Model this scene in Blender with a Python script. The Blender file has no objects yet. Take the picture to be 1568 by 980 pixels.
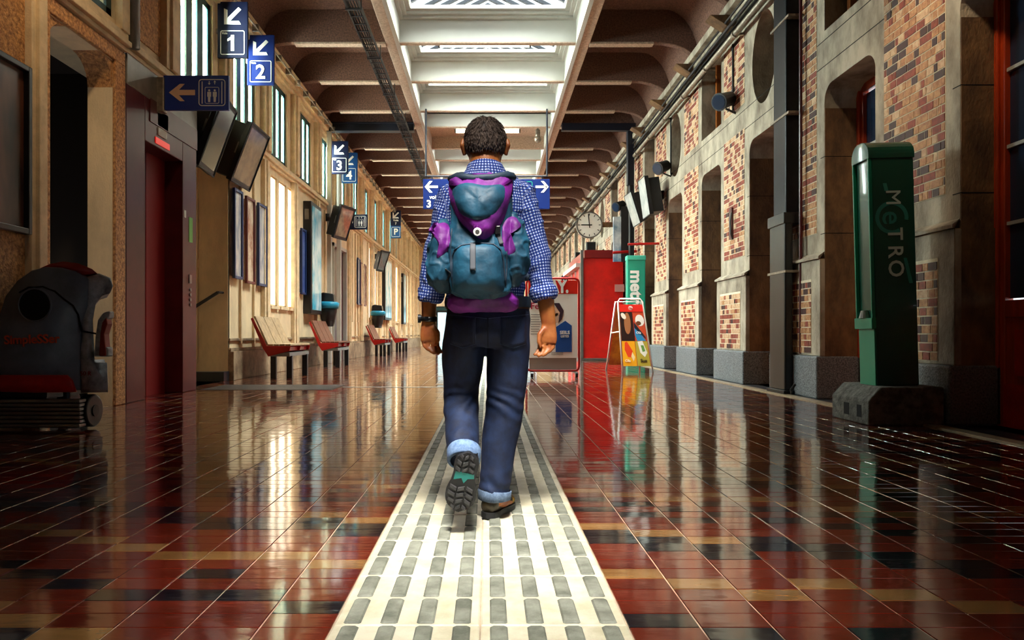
import bpy, bmesh, math, random
from mathutils import Vector, Matrix, noise
C = bpy.context.scene.collection
SC = bpy.context.scene
R = random.Random(7)
PI = math.pi

# ---------------------------------------------------------------- camera
F, VX, VY, H = 1110.0, 747.0, 511.0, 0.81
cd = bpy.data.cameras.new('camera'); cam = bpy.data.objects.new('camera', cd); C.objects.link(cam)
cam.location = (0, 0, H); cam.rotation_euler = (PI/2, 0, 0)
cd.sensor_width = 36; cd.lens = 36*F/1568; cd.shift_x = (784-VX)/1568; cd.shift_y = (VY-490)/1568
cd.clip_end = 300; cd.clip_start = 0.05
SC.camera = cam
SC.view_settings.view_transform = 'Standard'; SC.view_settings.look = 'None'
SC.view_settings.exposure = 0.82; SC.view_settings.gamma = 1; SC.view_settings.use_curve_mapping = False
SC.cycles.max_bounces = 8; SC.cycles.diffuse_bounces = 4; SC.cycles.glossy_bounces = 4
SC.cycles.transparent_max_bounces = 12; SC.cycles.use_denoising = True
SC.cycles.sample_clamp_indirect = 6.0; SC.cycles.caustics_reflective = False; SC.cycles.caustics_refractive = False

# ---------------------------------------------------------------- world and daylight
w = bpy.data.worlds.new('world'); SC.world = w; w.use_nodes = True
w.node_tree.nodes['Background'].inputs[0].default_value = (0.86, 0.94, 1.0, 1)
w.node_tree.nodes['Background'].inputs[1].default_value = 1.1

def area(name, loc, rot, sx, sy, power, col=(1, 1, 1), spread=None):
    l = bpy.data.lights.new(name, 'AREA'); l.shape = 'RECTANGLE'; l.size = sx; l.size_y = sy
    l.energy = power; l.color = col
    if spread: l.spread = spread
    o = bpy.data.objects.new(name, l); C.objects.link(o); o.location = loc; o.rotation_euler = rot
    return o

ZB = 6.6           # underside of the ceiling beams
BAY = 2.2
Y0B = 14.4         # a beam stands here, others every 2.2 m
BEAMS = [-3+2.171*k for k in range(7)]+[12.2, 14.4, 16.6, 18.8, 20.25, 22.6, 24.1]+[26.3+2.2*k for k in range(10)]
OPENB = [(a, b) for a, b in zip(BEAMS, BEAMS[1:]) if a > 12 and a != 20.25]       # bays with a glazed opening
SKY_PW, WIN_PW, LAN_PW = 560, 800, 60
for (a, b) in OPENB:                                      # daylight above each glazed bay
    area('skylight_daylight', (0, (a+b)/2, 9.0), (0, 0, 0), 3.4, (b-a)*.9, SKY_PW*(b-a)/2.2, (1, .98, .95), math.radians(112))
for k in range(0, 16):                                    # daylight outside each upper window
    area('window_daylight', (-5.6, 11.22+BAY*k, 5.6), (0, -PI/2, 0), 1.7, 1.25, WIN_PW, (1, .97, .94))

# added fill light, unseen behind the camera, brightens the man and the strip
area('near_fill_light', (0, .35, 5.4), (math.radians(25), 0, 0), 1.1, 1.1, 17, (1, .95, .86), math.radians(28))

# warm shaded lamps under the closed near ceiling wash the upper parts of both near walls
def aimed(loc, to, power, spread, col, size=.3):
    o = area('wall_lamp', loc, (0, 0, 0), size, size, power, col, math.radians(spread))
    o.rotation_euler = (Vector(to)-Vector(loc)).to_track_quat('-Z', 'Y').to_euler()
aimed((-2.4, 5.2, 6.3), (-4.2, 7.3, 3.5), 5, 55, (1, .74, .45))
aimed((2.5, 5.2, 6.3), (4.15, 7.1, 3.6), 6, 50, (1, .78, .52))

# ---------------------------------------------------------------- helpers
TMP = bpy.data.scenes.new('workbench')
def evaluated(o):
    TMP.collection.objects.link(o); vl = TMP.view_layers[0]; vl.update(); dg = vl.depsgraph
    me = bpy.data.meshes.new_from_object(o.evaluated_get(dg)); TMP.collection.objects.unlink(o); return me
def lin(h):
    if isinstance(h, str):
        h = h.lstrip('#'); v = [int(h[i:i+2], 16)/255 for i in (0, 2, 4)]
    else: v = [x/255 for x in h]
    return tuple((x/12.92 if x <= .04045 else ((x+.055)/1.055)**2.4) for x in v) + (1,)

def mat(name, col, rough=.6, metal=0, var=0, vscale=6, bump=0, bscale=40, col2=None, emit=0, spec=.5,
        coat=0, stretch=None, coords='pos', detail=4, c2pos=(.35, .65), bdist=.02):
    m = bpy.data.materials.new(name); m.use_nodes = True; nt = m.node_tree; b = nt.nodes['Principled BSDF']
    c = lin(col); b.inputs['Base Color'].default_value = c; b.inputs['Roughness'].default_value = rough
    b.inputs['Metallic'].default_value = metal; b.inputs['Specular IOR Level'].default_value = spec
    b.inputs['Coat Weight'].default_value = coat
    if emit:
        b.inputs['Emission Color'].default_value = c; b.inputs['Emission Strength'].default_value = emit
    vec = None
    if var or bump or col2:
        if coords == 'pos':
            g = nt.nodes.new('ShaderNodeNewGeometry'); vec = g.outputs['Position']
        else:
            g = nt.nodes.new('ShaderNodeTexCoord'); vec = g.outputs['Object']
        if stretch:
            mp = nt.nodes.new('ShaderNodeMapping'); mp.inputs['Scale'].default_value = stretch
            nt.links.new(vec, mp.inputs[0]); vec = mp.outputs[0]
    if var or col2:
        n = nt.nodes.new('ShaderNodeTexNoise'); n.inputs['Scale'].default_value = vscale
        n.inputs['Detail'].default_value = detail; n.inputs['Roughness'].default_value = .65
        nt.links.new(vec, n.inputs['Vector'])
        r = nt.nodes.new('ShaderNodeValToRGB'); r.color_ramp.elements[0].position = c2pos[0]; r.color_ramp.elements[1].position = c2pos[1]
        if col2: d = lin(col2)
        else: d = tuple(x*(1-var) for x in c[:3]) + (1,)
        r.color_ramp.elements[0].color = d; r.color_ramp.elements[1].color = c
        nt.links.new(n.outputs[0], r.inputs[0]); nt.links.new(r.outputs[0], b.inputs['Base Color'])
    if bump:
        n2 = nt.nodes.new('ShaderNodeTexNoise'); n2.inputs['Scale'].default_value = bscale; n2.inputs['Detail'].default_value = 3
        nt.links.new(vec, n2.inputs['Vector'])
        bp = nt.nodes.new('ShaderNodeBump'); bp.inputs['Strength'].default_value = bump; bp.inputs['Distance'].default_value = bdist
        nt.links.new(n2.outputs[0], bp.inputs['Height']); nt.links.new(bp.outputs[0], b.inputs['Normal'])
    return m

def glass_mat(name, col, alpha, rough=.03):
    m = bpy.data.materials.new(name); m.use_nodes = True; nt = m.node_tree; nt.nodes.clear()
    o = nt.nodes.new('ShaderNodeOutputMaterial'); mx = nt.nodes.new('ShaderNodeMixShader')
    t = nt.nodes.new('ShaderNodeBsdfTransparent'); t.inputs[0].default_value = lin(col)
    g = nt.nodes.new('ShaderNodeBsdfGlossy'); g.inputs['Roughness'].default_value = rough
    mx.inputs[0].default_value = alpha
    nt.links.new(t.outputs[0], mx.inputs[1]); nt.links.new(g.outputs[0], mx.inputs[2]); nt.links.new(mx.outputs[0], o.inputs[0])
    return m

class MB:
    def __init__(s): s.v = []; s.f = []; s.mi = []; s.cur = 0
    def add(s, vs, fs):
        n = len(s.v); s.v += [tuple(v) for v in vs]
        for f in fs: s.f.append(tuple(i+n for i in f)); s.mi.append(s.cur)
        return s
    def box(s, x0, x1, y0, y1, z0, z1):
        return s.add([(x0,y0,z0),(x1,y0,z0),(x1,y1,z0),(x0,y1,z0),(x0,y0,z1),(x1,y0,z1),(x1,y1,z1),(x0,y1,z1)],
                     [(0,3,2,1),(4,5,6,7),(0,1,5,4),(1,2,6,5),(2,3,7,6),(3,0,4,7)])
    def prism(s, poly, axis, a, b):
        # poly in the two other axes (order x,y,z without axis)
        n = len(poly)
        def mk(p, t):
            if axis == 'x': return (t, p[0], p[1])
            if axis == 'y': return (p[0], t, p[1])
            return (p[0], p[1], t)
        vs = [mk(p, a) for p in poly] + [mk(p, b) for p in poly]
        fs = [tuple(range(n)), tuple(range(2*n-1, n-1, -1))] + [(i, i+n, (i+1) % n+n, (i+1) % n) for i in range(n)]
        return s.add(vs, fs)
    def cyl(s, p0, p1, r, n=12, r1=None):
        p0 = Vector(p0); p1 = Vector(p1); d = (p1-p0).normalized()
        u = d.orthogonal().normalized(); v = d.cross(u); r1 = r if r1 is None else r1
        vs = [p0+(u*math.cos(2*PI*i/n)+v*math.sin(2*PI*i/n))*r for i in range(n)] + \
             [p1+(u*math.cos(2*PI*i/n)+v*math.sin(2*PI*i/n))*r1 for i in range(n)]
        fs = [(i, (i+1) % n, (i+1) % n+n, i+n) for i in range(n)] + [tuple(range(n-1, -1, -1)), tuple(range(n, 2*n))]
        return s.add(vs, fs)
    def tube(s, pts, r, n=8, side=(1, 0, 0), cap=True):
        # r: number, or list of (a, b): half-width along side and half-depth
        pts = [Vector(p) for p in pts]; N = len(pts); side = Vector(side); rings = []
        for i, p in enumerate(pts):
            t = (pts[min(i+1, N-1)]-pts[max(i-1, 0)]).normalized()
            sd = side-t*side.dot(t)
            if sd.length < .2: sd = Vector((0, 1, 0))-t*t.y
            sd.normalize(); ot = t.cross(sd)
            a, b = (r, r) if isinstance(r, (int, float)) else (r[i] if isinstance(r[i], (tuple, list)) else (r[i], r[i]))
            rings.append([p+sd*a*math.cos(2*PI*j/n)+ot*b*math.sin(2*PI*j/n) for j in range(n)])
        vs = [v for rg in rings for v in rg]
        fs = [(i*n+j, i*n+(j+1) % n, (i+1)*n+(j+1) % n, (i+1)*n+j) for i in range(N-1) for j in range(n)]
        if cap: fs += [tuple(range(n-1, -1, -1)), tuple(range((N-1)*n, N*n))]
        return s.add(vs, fs)
    def sphere(s, c, rx, ry=None, rz=None, n=12, m=8):
        ry = ry or rx; rz = rz or rx
        vs = [(c[0], c[1], c[2]-rz)]
        for i in range(1, m):
            t = -PI/2+PI*i/m
            for j in range(n):
                a = 2*PI*j/n; vs.append((c[0]+rx*math.cos(t)*math.cos(a), c[1]+ry*math.cos(t)*math.sin(a), c[2]+rz*math.sin(t)))
        vs.append((c[0], c[1], c[2]+rz)); L = len(vs)-1
        fs = [(0, 1+(j+1) % n, 1+j) for j in range(n)]
        fs += [(1+i*n+j, 1+i*n+(j+1) % n, 1+(i+1)*n+(j+1) % n, 1+(i+1)*n+j) for i in range(m-2) for j in range(n)]
        fs += [(1+(m-2)*n+j, 1+(m-2)*n+(j+1) % n, L) for j in range(n)]
        return s.add(vs, fs)
    def build(s, name, m, parent=None, smooth=False, bevel=0, kind=None, label=None, fixn=True, sub=0):
        me = bpy.data.meshes.new(name); me.from_pydata(s.v, [], s.f)
        ms = m if isinstance(m, (list, tuple)) else [m]
        for q in ms: me.materials.append(q)
        if len(ms) > 1: me.polygons.foreach_set('material_index', s.mi)
        if fixn:
            bm = bmesh.new(); bm.from_mesh(me); bmesh.ops.recalc_face_normals(bm, faces=bm.faces)
            bm.to_mesh(me); bm.free()
        if smooth: me.polygons.foreach_set('use_smooth', [True]*len(me.polygons))
        o = bpy.data.objects.new(name, me); C.objects.link(o)
        if parent: attach(o, parent)
        if bevel:
            b = o.modifiers.new('b', 'BEVEL'); b.width = bevel; b.segments = 2; b.limit_method = 'ANGLE'; b.angle_limit = .6
            b.harden_normals = False
        if sub:
            b = o.modifiers.new('s', 'SUBSURF'); b.levels = sub; b.render_levels = sub
        if kind: o['kind'] = kind
        if label: o['label'] = label
        return o

def wmat(o):
    m = Matrix.LocRotScale(o.location, o.rotation_euler, o.scale)
    return (wmat(o.parent) @ m) if o.parent else m
def attach(o, p):       # world coordinates of the mesh stay as they are
    m = wmat(o); o.parent = p; l = wmat(p).inverted() @ m
    o.location = l.to_translation(); o.rotation_euler = l.to_euler()
def tag(o, label, cat, group=None):
    o['label'] = label; o['category'] = cat
    if group: o['group'] = group
    return o
def thing(name, label, cat, loc=(0, 0, 0), group=None, rz=0):
    o = bpy.data.objects.new(name, None); C.objects.link(o); o.location = loc; o.rotation_euler = (0, 0, rz); o.empty_display_size = .1
    return tag(o, label, cat, group)
def struct(o):
    o['kind'] = 'structure'; return o
def shared(name, me, loc, parent, rot=(0, 0, 0)):
    o = bpy.data.objects.new(name, me); C.objects.link(o); o.location = loc; o.rotation_euler = rot
    if parent: attach(o, parent)
    return o
def copy_tree(o, dx, label=None, group=None, parent=None):
    c = o.copy(); C.objects.link(c)
    if parent is None: c.location = o.location+Vector(dx)
    else: c.parent = parent
    if label: c['label'] = label
    if group: c['group'] = group
    for ch in list(o.children): copy_tree(ch, dx, None, None, c)
    return c
def text(s, size, loc, rot, m, parent, name='lettering', ext=.003, bold=0.0, align='CENTER', sx=1):
    cu = bpy.data.curves.new('t', 'FONT'); cu.body = s; cu.size = size; cu.extrude = ext; cu.offset = bold*size
    cu.align_x = align; cu.align_y = 'CENTER'; cu.resolution_u = 3
    t = bpy.data.objects.new('t', cu); me = evaluated(t); bpy.data.objects.remove(t)
    me.materials.clear(); me.materials.append(m)
    o = bpy.data.objects.new(name, me); C.objects.link(o); o.location = loc; o.rotation_euler = rot; o.scale = (sx, 1, 1)
    if parent:
        mw = wmat(o); o.parent = parent; l = wmat(parent).inverted() @ mw
        o.location = l.to_translation(); o.rotation_euler = l.to_euler(); o.scale = l.to_scale()
    return o
def remesh(o, voxel, smooth_it=4, smooth=True):
    r = o.modifiers.new('r', 'REMESH'); r.mode = 'VOXEL'; r.voxel_size = voxel; r.use_smooth_shade = smooth
    s = o.modifiers.new('s', 'SMOOTH'); s.iterations = smooth_it; s.factor = .5
    q = bpy.data.objects.new('q', o.data)
    for md in o.modifiers:
        n = q.modifiers.new(md.name, md.type)
        if md.type == 'REMESH': n.mode = 'VOXEL'; n.voxel_size = voxel; n.use_smooth_shade = smooth
        else: n.iterations = smooth_it; n.factor = .5
    me = evaluated(q); bpy.data.objects.remove(q); mats = list(o.data.materials)
    o.modifiers.clear(); o.data = me
    me.materials.clear()
    for q in mats: me.materials.append(q)
    return o
def PX(px, Y): return (px-VX)*Y/F
def PZ(py, Y): return H+(VY-py)*Y/F
def P(px, py, Y): return (PX(px, Y), Y, PZ(py, Y))

# ---------------------------------------------------------------- materials
M = {}
M['plaster'] = mat('warm_plaster', 'efd6ac', .7, var=.25, vscale=2.5, bump=.5, bscale=90, stretch=(1, 1, .45), bdist=.008)
M['stucco'] = mat('rough_stucco', 'e0a566', .6, col2='8a5830', vscale=28, bump=.9, bscale=60, bdist=.015)
M['trimplaster'] = mat('moulded_plaster', 'ecd2a8', .65, var=.25, vscale=5, bump=.2, bscale=60)
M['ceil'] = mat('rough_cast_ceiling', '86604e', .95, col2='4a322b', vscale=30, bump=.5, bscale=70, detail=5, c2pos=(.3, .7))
M['ceil_lit'] = mat('lit_beam_plaster', 'c9ab93', .85, var=.4, vscale=25)  # paler ceiling tone, paints the lit undersides on the rib lips
M['white'] = mat('white_paint', 'c6c4bb', .55, var=.06, vscale=2)
M['offwhite'] = mat('grey_white_paint', 'bdbbb2', .6, var=.12, vscale=4)
M['teal'] = mat('teal_window_paint', '083f42', .45)
M['stone'] = mat('weathered_sandstone', 'bdb09b', .72, col2='6a5c4c', vscale=3.2, bump=.4, bscale=45, stretch=(1, 1, .5), detail=8, c2pos=(.3, .62))
M['stone_brown'] = mat('brown_sandstone', '8b6640', .7, col2='4a3220', vscale=3.5, bump=.4, bscale=45, stretch=(1, 1, .5), detail=8)
M['granite'] = mat('blue_grey_granite', '8b9094', .5, col2='3e4348', vscale=60, bump=.4, bscale=60, detail=6)
M['mortar'] = mat('pale_mortar', 'e8dabf', .9, var=.2, vscale=20)
M['brick_a'] = mat('red_brick', '9c4630', .65, var=.5, vscale=18)
M['brick_b'] = mat('tan_brick', 'c99a6b', .65, col2='9b5f3c', vscale=22)
M['brick_c'] = mat('dark_brick', '4b2620', .6, var=.4, vscale=14)
M['brick_d'] = mat('pale_brick', 'd9bb95', .65, col2='b98968', vscale=22)
M['dark'] = mat('dark_interior', '0c0a09', .9)
M['black'] = mat('black_enamel', '101114', .35)
M['blackm'] = mat('black_plastic', '15161a', .5, var=.3, vscale=10)
M['steel'] = mat('dark_steel', '23262c', .4, metal=.6, var=.4, vscale=6)
M['navy'] = mat('navy_steel', '0d1120', .45)
M['grey_metal'] = mat('grey_metal', '8d8d8a', .35, metal=.8, var=.2, vscale=8)
M['galv'] = mat('galvanised_conduit', 'a39685', .45, metal=.5, var=.4, vscale=14)
M['blue_sign'] = mat('blue_sign_enamel', '0a2468', .6, spec=.2)
M['navy_sign'] = mat('navy_sign_enamel', '0a1230', .6, spec=.2)
M['tealblue_sign'] = mat('lighter_blue_sign_enamel', '0f4480', .6, spec=.2)
M['sign_white'] = mat('white_sign_film', 'f2f0ea', .4)
M['maroon'] = mat('maroon_lacquered_metal', '541419', .34, var=.35, vscale=2.5, spec=.45)
M['red'] = mat('red_lacquer', 'b3100c', .35, var=.25, vscale=3)
M['redwood'] = mat('red_brown_wood', 'c03f14', .35, var=.5, vscale=9, stretch=(1, 1, .12), coat=.3)
M['orangewood'] = mat('orange_varnished_wood', 'a85a1c', .4, var=.45, vscale=9, stretch=(1, 1, .12))
M['darkglass'] = mat('dark_window_glass', '24344a', .06, spec=.8)
M['green'] = mat('dark_green_enamel', '0f5a45', .3, var=.15, vscale=3, coat=.3)
M['green_lt'] = mat('bright_green_enamel', '1c9c78', .3)
M['teal_sign'] = mat('teal_green_enamel', '239c80', .35)
M['concrete'] = mat('grey_concrete', '84837c', .9, col2='4d4c47', vscale=14, bump=.5, bscale=50, detail=7)
M['clear'] = glass_mat('clear_pane', 'eaf6f4', .08)
M['wood'] = mat('pale_bench_wood', 'b79a74', .5, var=.4, vscale=12, stretch=(.2, 1, 1))
M['wood_dk'] = mat('brown_bench_wood', '7a4a34', .5, var=.4, vscale=12)
M['bluebag'] = mat('blue_plastic_bag', '1b86a8', .3)
M['kerb'] = mat('pale_kerb_stone', 'a8957a', .3, var=.4, vscale=8)
M['darkstone'] = mat('dark_margin_stone', '2b2c30', .35, var=.4, vscale=5)
M['tactile'] = mat('ivory_tactile_tile', 'e0dbc6', .42, col2='b8b08c', vscale=5, bump=.25, bscale=120, detail=7, c2pos=(.28, .6), bdist=.004)
M['tac_bar'] = mat('grey_green_tactile_bar', '95988c', .6, col2='62665b', vscale=9, bump=.4, bscale=160, detail=6, bdist=.004)
M['grout'] = mat('pale_grout', 'd6bfa4', .6, var=.4, vscale=10)
# ---------------------------------------------------------------- floor
def tile_mat(name, c1, c2, rough=.13):
    m = mat(name, c1, rough, col2=c2, vscale=7, bump=.09, bscale=9, detail=8, c2pos=(.25, .7), bdist=.03, stretch=(.35, 1, 1))
    nt = m.node_tree; b = nt.nodes['Principled BSDF']
    b.inputs['Specular IOR Level'].default_value = .7; b.inputs['Coat Weight'].default_value = .8; b.inputs['Coat Roughness'].default_value = .07
    g = nt.nodes.new('ShaderNodeNewGeometry'); n = nt.nodes.new('ShaderNodeTexNoise'); n.inputs['Scale'].default_value = 2.2; n.inputs['Detail'].default_value = 6
    mr = nt.nodes.new('ShaderNodeMapRange'); mr.inputs[1].default_value = .3; mr.inputs[2].default_value = .7
    mr.inputs[3].default_value = rough*.6; mr.inputs[4].default_value = rough*1.5
    nt.links.new(g.outputs['Position'], n.inputs['Vector']); nt.links.new(n.outputs[0], mr.inputs[0]); nt.links.new(mr.outputs[0], b.inputs['Roughness'])
    return m
TM = [tile_mat('red_floor_tile', '7c2c1c', '44120b', .1), tile_mat('dark_floor_tile', '1d1c24', '0b0b10', .1), tile_mat('tan_floor_tile', 'a87c48', '6c4520', .11)]
XL, XR = -4.5, 4.13
SL, SR = -.430, .388                 # tactile strip edges
YE = 47.5
floor = struct(MB().box(-5.6, 5.2, -3, YE, -.1, -.0035).build('floor', M['grout']))
TW, TD = .2, .1
MB().box(-5.6, -4.5, -3, YE, -.012, .0).build('recess_slab', M['darkstone'], floor)
MB().box(4.25, 5.2, -3, YE, -.012, .0).build('recess_slab', M['darkstone'], floor)
OFF = {}
q = 0
for c in range(-30, 30):
    OFF[c] = q; q += R.choice((1, 1, -1, -1, 1, 0))
def tkind(c, r):
    k = (r + OFF[c]) % 13
    if k == 0 or (k == 6 and (c*7+r) % 3 == 0): return 2
    if k in (4, 5, 9) or (k == 11 and (c*5+r) % 2): return 1
    return 0
tmesh = []
def tile_box(mb, x0, y0, x1, y1, tilt):
    g = .0012; b = .0014; z = tilt[0]
    x0 += g+.0012; x1 -= g+.0012; y0 += g; y1 -= g
    mb.add([(x0,y0,-.012),(x1,y0,-.012),(x1,y1,-.012),(x0,y1,-.012),
            (x0,y0,-.003),(x1,y0,-.003),(x1,y1,-.003),(x0,y1,-.003),
            (x0+b,y0+b,z+tilt[1]+tilt[2]),(x1-b,y0+b,z-tilt[1]+tilt[2]),(x1-b,y1-b,z-tilt[1]-tilt[2]),(x0+b,y1-b,z+tilt[1]-tilt[2])],
           [(0,1,5,4),(1,2,6,5),(2,3,7,6),(3,0,4,7),(4,5,9,8),(5,6,10,9),(6,7,11,10),(7,4,8,11),(8,9,10,11)])
for k in range(3):
    a = MB(); tile_box(a, -TW/2, -TD/2, TW/2, TD/2, (0, 0, 0)); me = bpy.data.meshes.new('tile'); me.from_pydata(a.v, [], a.f); me.materials.append(TM[k]); tmesh.append(me)
cols = []
n = int((SL-XL)/TW)+1
for i in range(n): cols.append((max(XL, SL-TW*(i+1)), SL-TW*i, -i-1))
n = int((3.83-SR)/TW)+1
for i in range(n): cols.append((SR+TW*i, min(3.83, SR+TW*(i+1)), i))
cand = []
for (x0, x1, c) in cols:
    for r in range(-25, 470):
        y0 = r*TD+(.0); y1 = y0+TD
        if y0 > YE-.2: break
        cand.append((x0, x1, y0, y1, c, r))
def vis(t):
    x0, x1, y0, y1, c, r = t
    if y0 < 1.88: return False
    return -VX < (x0+x1)/2*F/((y0+y1)/2)+0 < 1568-VX
near = sorted([t for t in cand if vis(t) and t[1]-t[0] > .19], key=lambda t: t[2]+.02*abs(t[0]))[:300]
ns = set((t[4], t[5]) for t in near)
for (x0, x1, y0, y1, c, r) in near:
    shared('tile', tmesh[tkind(c, r)], ((x0+x1)/2, (y0+y1)/2, R.uniform(-.0006, .0006)), floor, (R.gauss(0, .0022), R.gauss(0, .0012), 0))
rest = MB()
for (x0, x1, y0, y1, c, r) in cand:
    if (c, r) in ns or x1-x0 < .02: continue
    rest.cur = tkind(c, r)
    tile_box(rest, x0, y0, x1, y1, (R.uniform(-.0006, .0006), R.gauss(0, .0002), R.gauss(0, .00016)))
rest.build('floor_tiles', TM, floor, kind='stuff', fixn=False)
MB().box(3.835, 3.965, -3, YE, -.012, .012).build('kerb_strip', M['kerb'], floor)
MB().box(3.97, 4.25, -3, YE, -.012, .004).build('margin_slab', M['darkstone'], floor)
# tactile strip: two columns of square tiles, each with four columns by two rows of bars
TT = (SR-SL)/2
tt_me = bpy.data.meshes.new('tactile_tile'); a = MB(); g = .0022
h = TT/2-g; a.add([(-h,-h,-.012),(h,-h,-.012),(h,h,-.012),(-h,h,-.012),(-h,-h,-.001),(h,-h,-.001),(h,h,-.001),(-h,h,-.001),
    (-h+.004,-h+.004,.002),(h-.004,-h+.004,.002),(h-.004,h-.004,.002),(-h+.004,h-.004,.002)],
    [(0,1,5,4),(1,2,6,5),(2,3,7,6),(3,0,4,7),(4,5,9,8),(5,6,10,9),(6,7,11,10),(7,4,8,11),(8,9,10,11)])
tt_me.from_pydata(a.v, [], a.f); tt_me.materials.append(M['tactile'])
def bar(mb, cx, cy, z0=.002, z1=.0075, w=.0245, l=.092, c=.006):
    def ring(e, z): return [(cx-w+e+c,cy-l+e,z),(cx+w-e-c,cy-l+e,z),(cx+w-e,cy-l+e+c,z),(cx+w-e,cy+l-e-c,z),(cx+w-e-c,cy+l-e,z),(cx-w+e+c,cy+l-e,z),(cx-w+e,cy+l-e-c,z),(cx-w+e,cy-l+e+c,z)]
    vs = ring(0, z0)+ring(.005, z1); n = 8
    mb.add(vs, [(i,(i+1)%n,(i+1)%n+n,i+n) for i in range(n)]+[tuple(range(n,2*n))])
    return mb
b_me = bpy.data.meshes.new('bar'); a = bar(MB(), 0, 0); b_me.from_pydata(a.v, [], a.f); b_me.materials.append(M['tac_bar'])
s_me = bpy.data.meshes.new('bar_set'); a = MB()
BO = [((j-1.5)*TT/4, (k-.5)*TT/2) for j in range(4) for k in range(2)]
for (bx, by) in BO: bar(a, bx, by)
s_me.from_pydata(a.v, [], a.f); s_me.materials.append(M['tac_bar'])
yt = 1.60; far_t = MB(); far_b = MB(); i = 0
while yt < YE-.5:
    for sx in (-1, 1):
        cx = (SL+SR)/2+sx*TT/2; cy = yt+TT/2
        if i < 60:
            t = shared('tactile_tile', tt_me, (cx, cy, R.uniform(-.0004, .0004)), floor)
            if i < 9:
                for (bx, by) in BO: shared('bar', b_me, (cx+bx, cy+by, 0), t)
            else:
                q = shared('bar_set', s_me, (cx, cy, 0), t); q['kind'] = 'stuff'
        else:
            far_t.add([(cx+v.co.x, cy+v.co.y, v.co.z) for v in tt_me.vertices], [tuple(p.vertices) for p in tt_me.polygons])
            for (bx, by) in BO: bar(far_b, cx+bx, cy+by)
    yt += TT; i += 1
far_t.build('tactile_tiles', M['tactile'], floor, kind='stuff', fixn=False)
far_b.build('tactile_bars', M['tac_bar'], floor, kind='stuff', fixn=False)
# brass threshold line and entrance grating let into the floor
MB().box(-2.2, SL-.01, 10.93, 10.99, -.012, .004).build('threshold_strip', M['offwhite'], floor)
gr = MB()
gr.box(-4.15, -2.25, 10.45, 10.48, -.01, .006); gr.box(-4.15, -2.25, 11.4, 11.43, -.01, .006)
for i in range(60):
    x = -4.15+i*1.9/60; gr.add([(x,10.48,.006),(x+.012,10.48,.006),(x+.032,11.4,.006),(x+.02,11.4,.006)], [(0,1,2,3)])
for i in range(14):
    y = 10.5+i*.066; gr.box(-4.15, -2.25, y, y+.012, -.01, .0055)
grate = tag(gr.build('floor_grating', M['grey_metal']), 'pale metal entrance grating let into the tiles before the nearest bench', 'grating')

# ---------------------------------------------------------------- walls
def wall(xf, xb, y0, y1, z0, z1, holes, m, name):
    """wall whose room face is the plane x=xf, with rectangular openings (y0,y1,z0,z1)"""
    mb = MB(); ys = sorted(set([y0, y1]+[h[0] for h in holes]+[h[1] for h in holes])); zs = sorted(set([z0, z1]+[h[2] for h in holes]+[h[3] for h in holes]))
    ys = [y for y in ys if y0 <= y <= y1]; zs = [z for z in zs if z0 <= z <= z1]
    def hole(yc, zc): return any(h[0] < yc < h[1] and h[2] < zc < h[3] for h in holes)
    for i in range(len(ys)-1):
        for j in range(len(zs)-1):
            if hole((ys[i]+ys[i+1])/2, (zs[j]+zs[j+1])/2): continue
            a, b, c, d = ys[i], ys[i+1], zs[j], zs[j+1]
            for x in (xf, xb): mb.add([(x,a,c),(x,b,c),(x,b,d),(x,a,d)], [(0,1,2,3)])
    for (a, b, c, d) in holes:
        mb.add([(xf,a,c),(xb,a,c),(xb,a,d),(xf,a,d)], [(0,1,2,3)]); mb.add([(xf,b,c),(xb,b,c),(xb,b,d),(xf,b,d)], [(0,1,2,3)])
        mb.add([(xf,a,c),(xb,a,c),(xb,b,c),(xf,b,c)], [(0,1,2,3)]); mb.add([(xf,a,d),(xb,a,d),(xb,b,d),(xf,b,d)], [(0,1,2,3)])
    return struct(mb.build(name, m, fixn=False))
def corner(y, z, sy, r, n=6):
    # spandrel that rounds the top corner of an opening (corner at y,z; opening lies in direction sy, down)
    return [(y, z)]+[(y+sy*r*(1-math.cos(t)), z-r*(1-math.sin(t))) for t in [PI/2*i/n for i in range(n+1)]]

# left wall
LW = [(14.9, 15.5), (15.62, 16.2), (16.32, 16.9)]
lh = []
UPK = list(range(0, 16))
for k in UPK: lh.append((10.6+BAY*k, 11.85+BAY*k, 4.5, 6.17))
for y0 in (14.9, 27.5, 34.1, 40.7):
    for d in (0, .71, 1.42): lh.append((y0+d, y0+d+.59, 1.39, 4.12))
ARCH = (6.50, 10.2, 0, 4.0)
lh += [(6.6, 8.2, 4.36, 6.1), ARCH, (10.45, 12.55, 0, 4.25), (20.9, 22.9, 0, 3.45)]
wall_left = wall(XL, XL-.5, -3, YE, 0, 6.9, lh, M['plaster'], 'wall_left')
XN = -4.22          # the near part of the wall stands forward
wall_near = wall(XN, XL, -3, 8.38, 0, 6.9, [(6.94, 8.15, 0, 3.88), (6.6, 8.2, 4.36, 6.1)], M['plaster'], 'wall_left_near')
MB().add([(XN,8.38,0),(XL-.01,8.38,0),(XL-.01,8.38,6.9),(XN,8.38,6.9)], [(0,1,2,3)]).build('wall_return', M['plaster'], wall_near)
sp = MB()
for (y, sy) in ((6.94, 1), (8.15, -1)): sp.prism(corner(y, 3.88, sy, .3), 'x', XN, XL)
sp.build('arch_spandrel', M['stucco'], wall_near)
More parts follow.
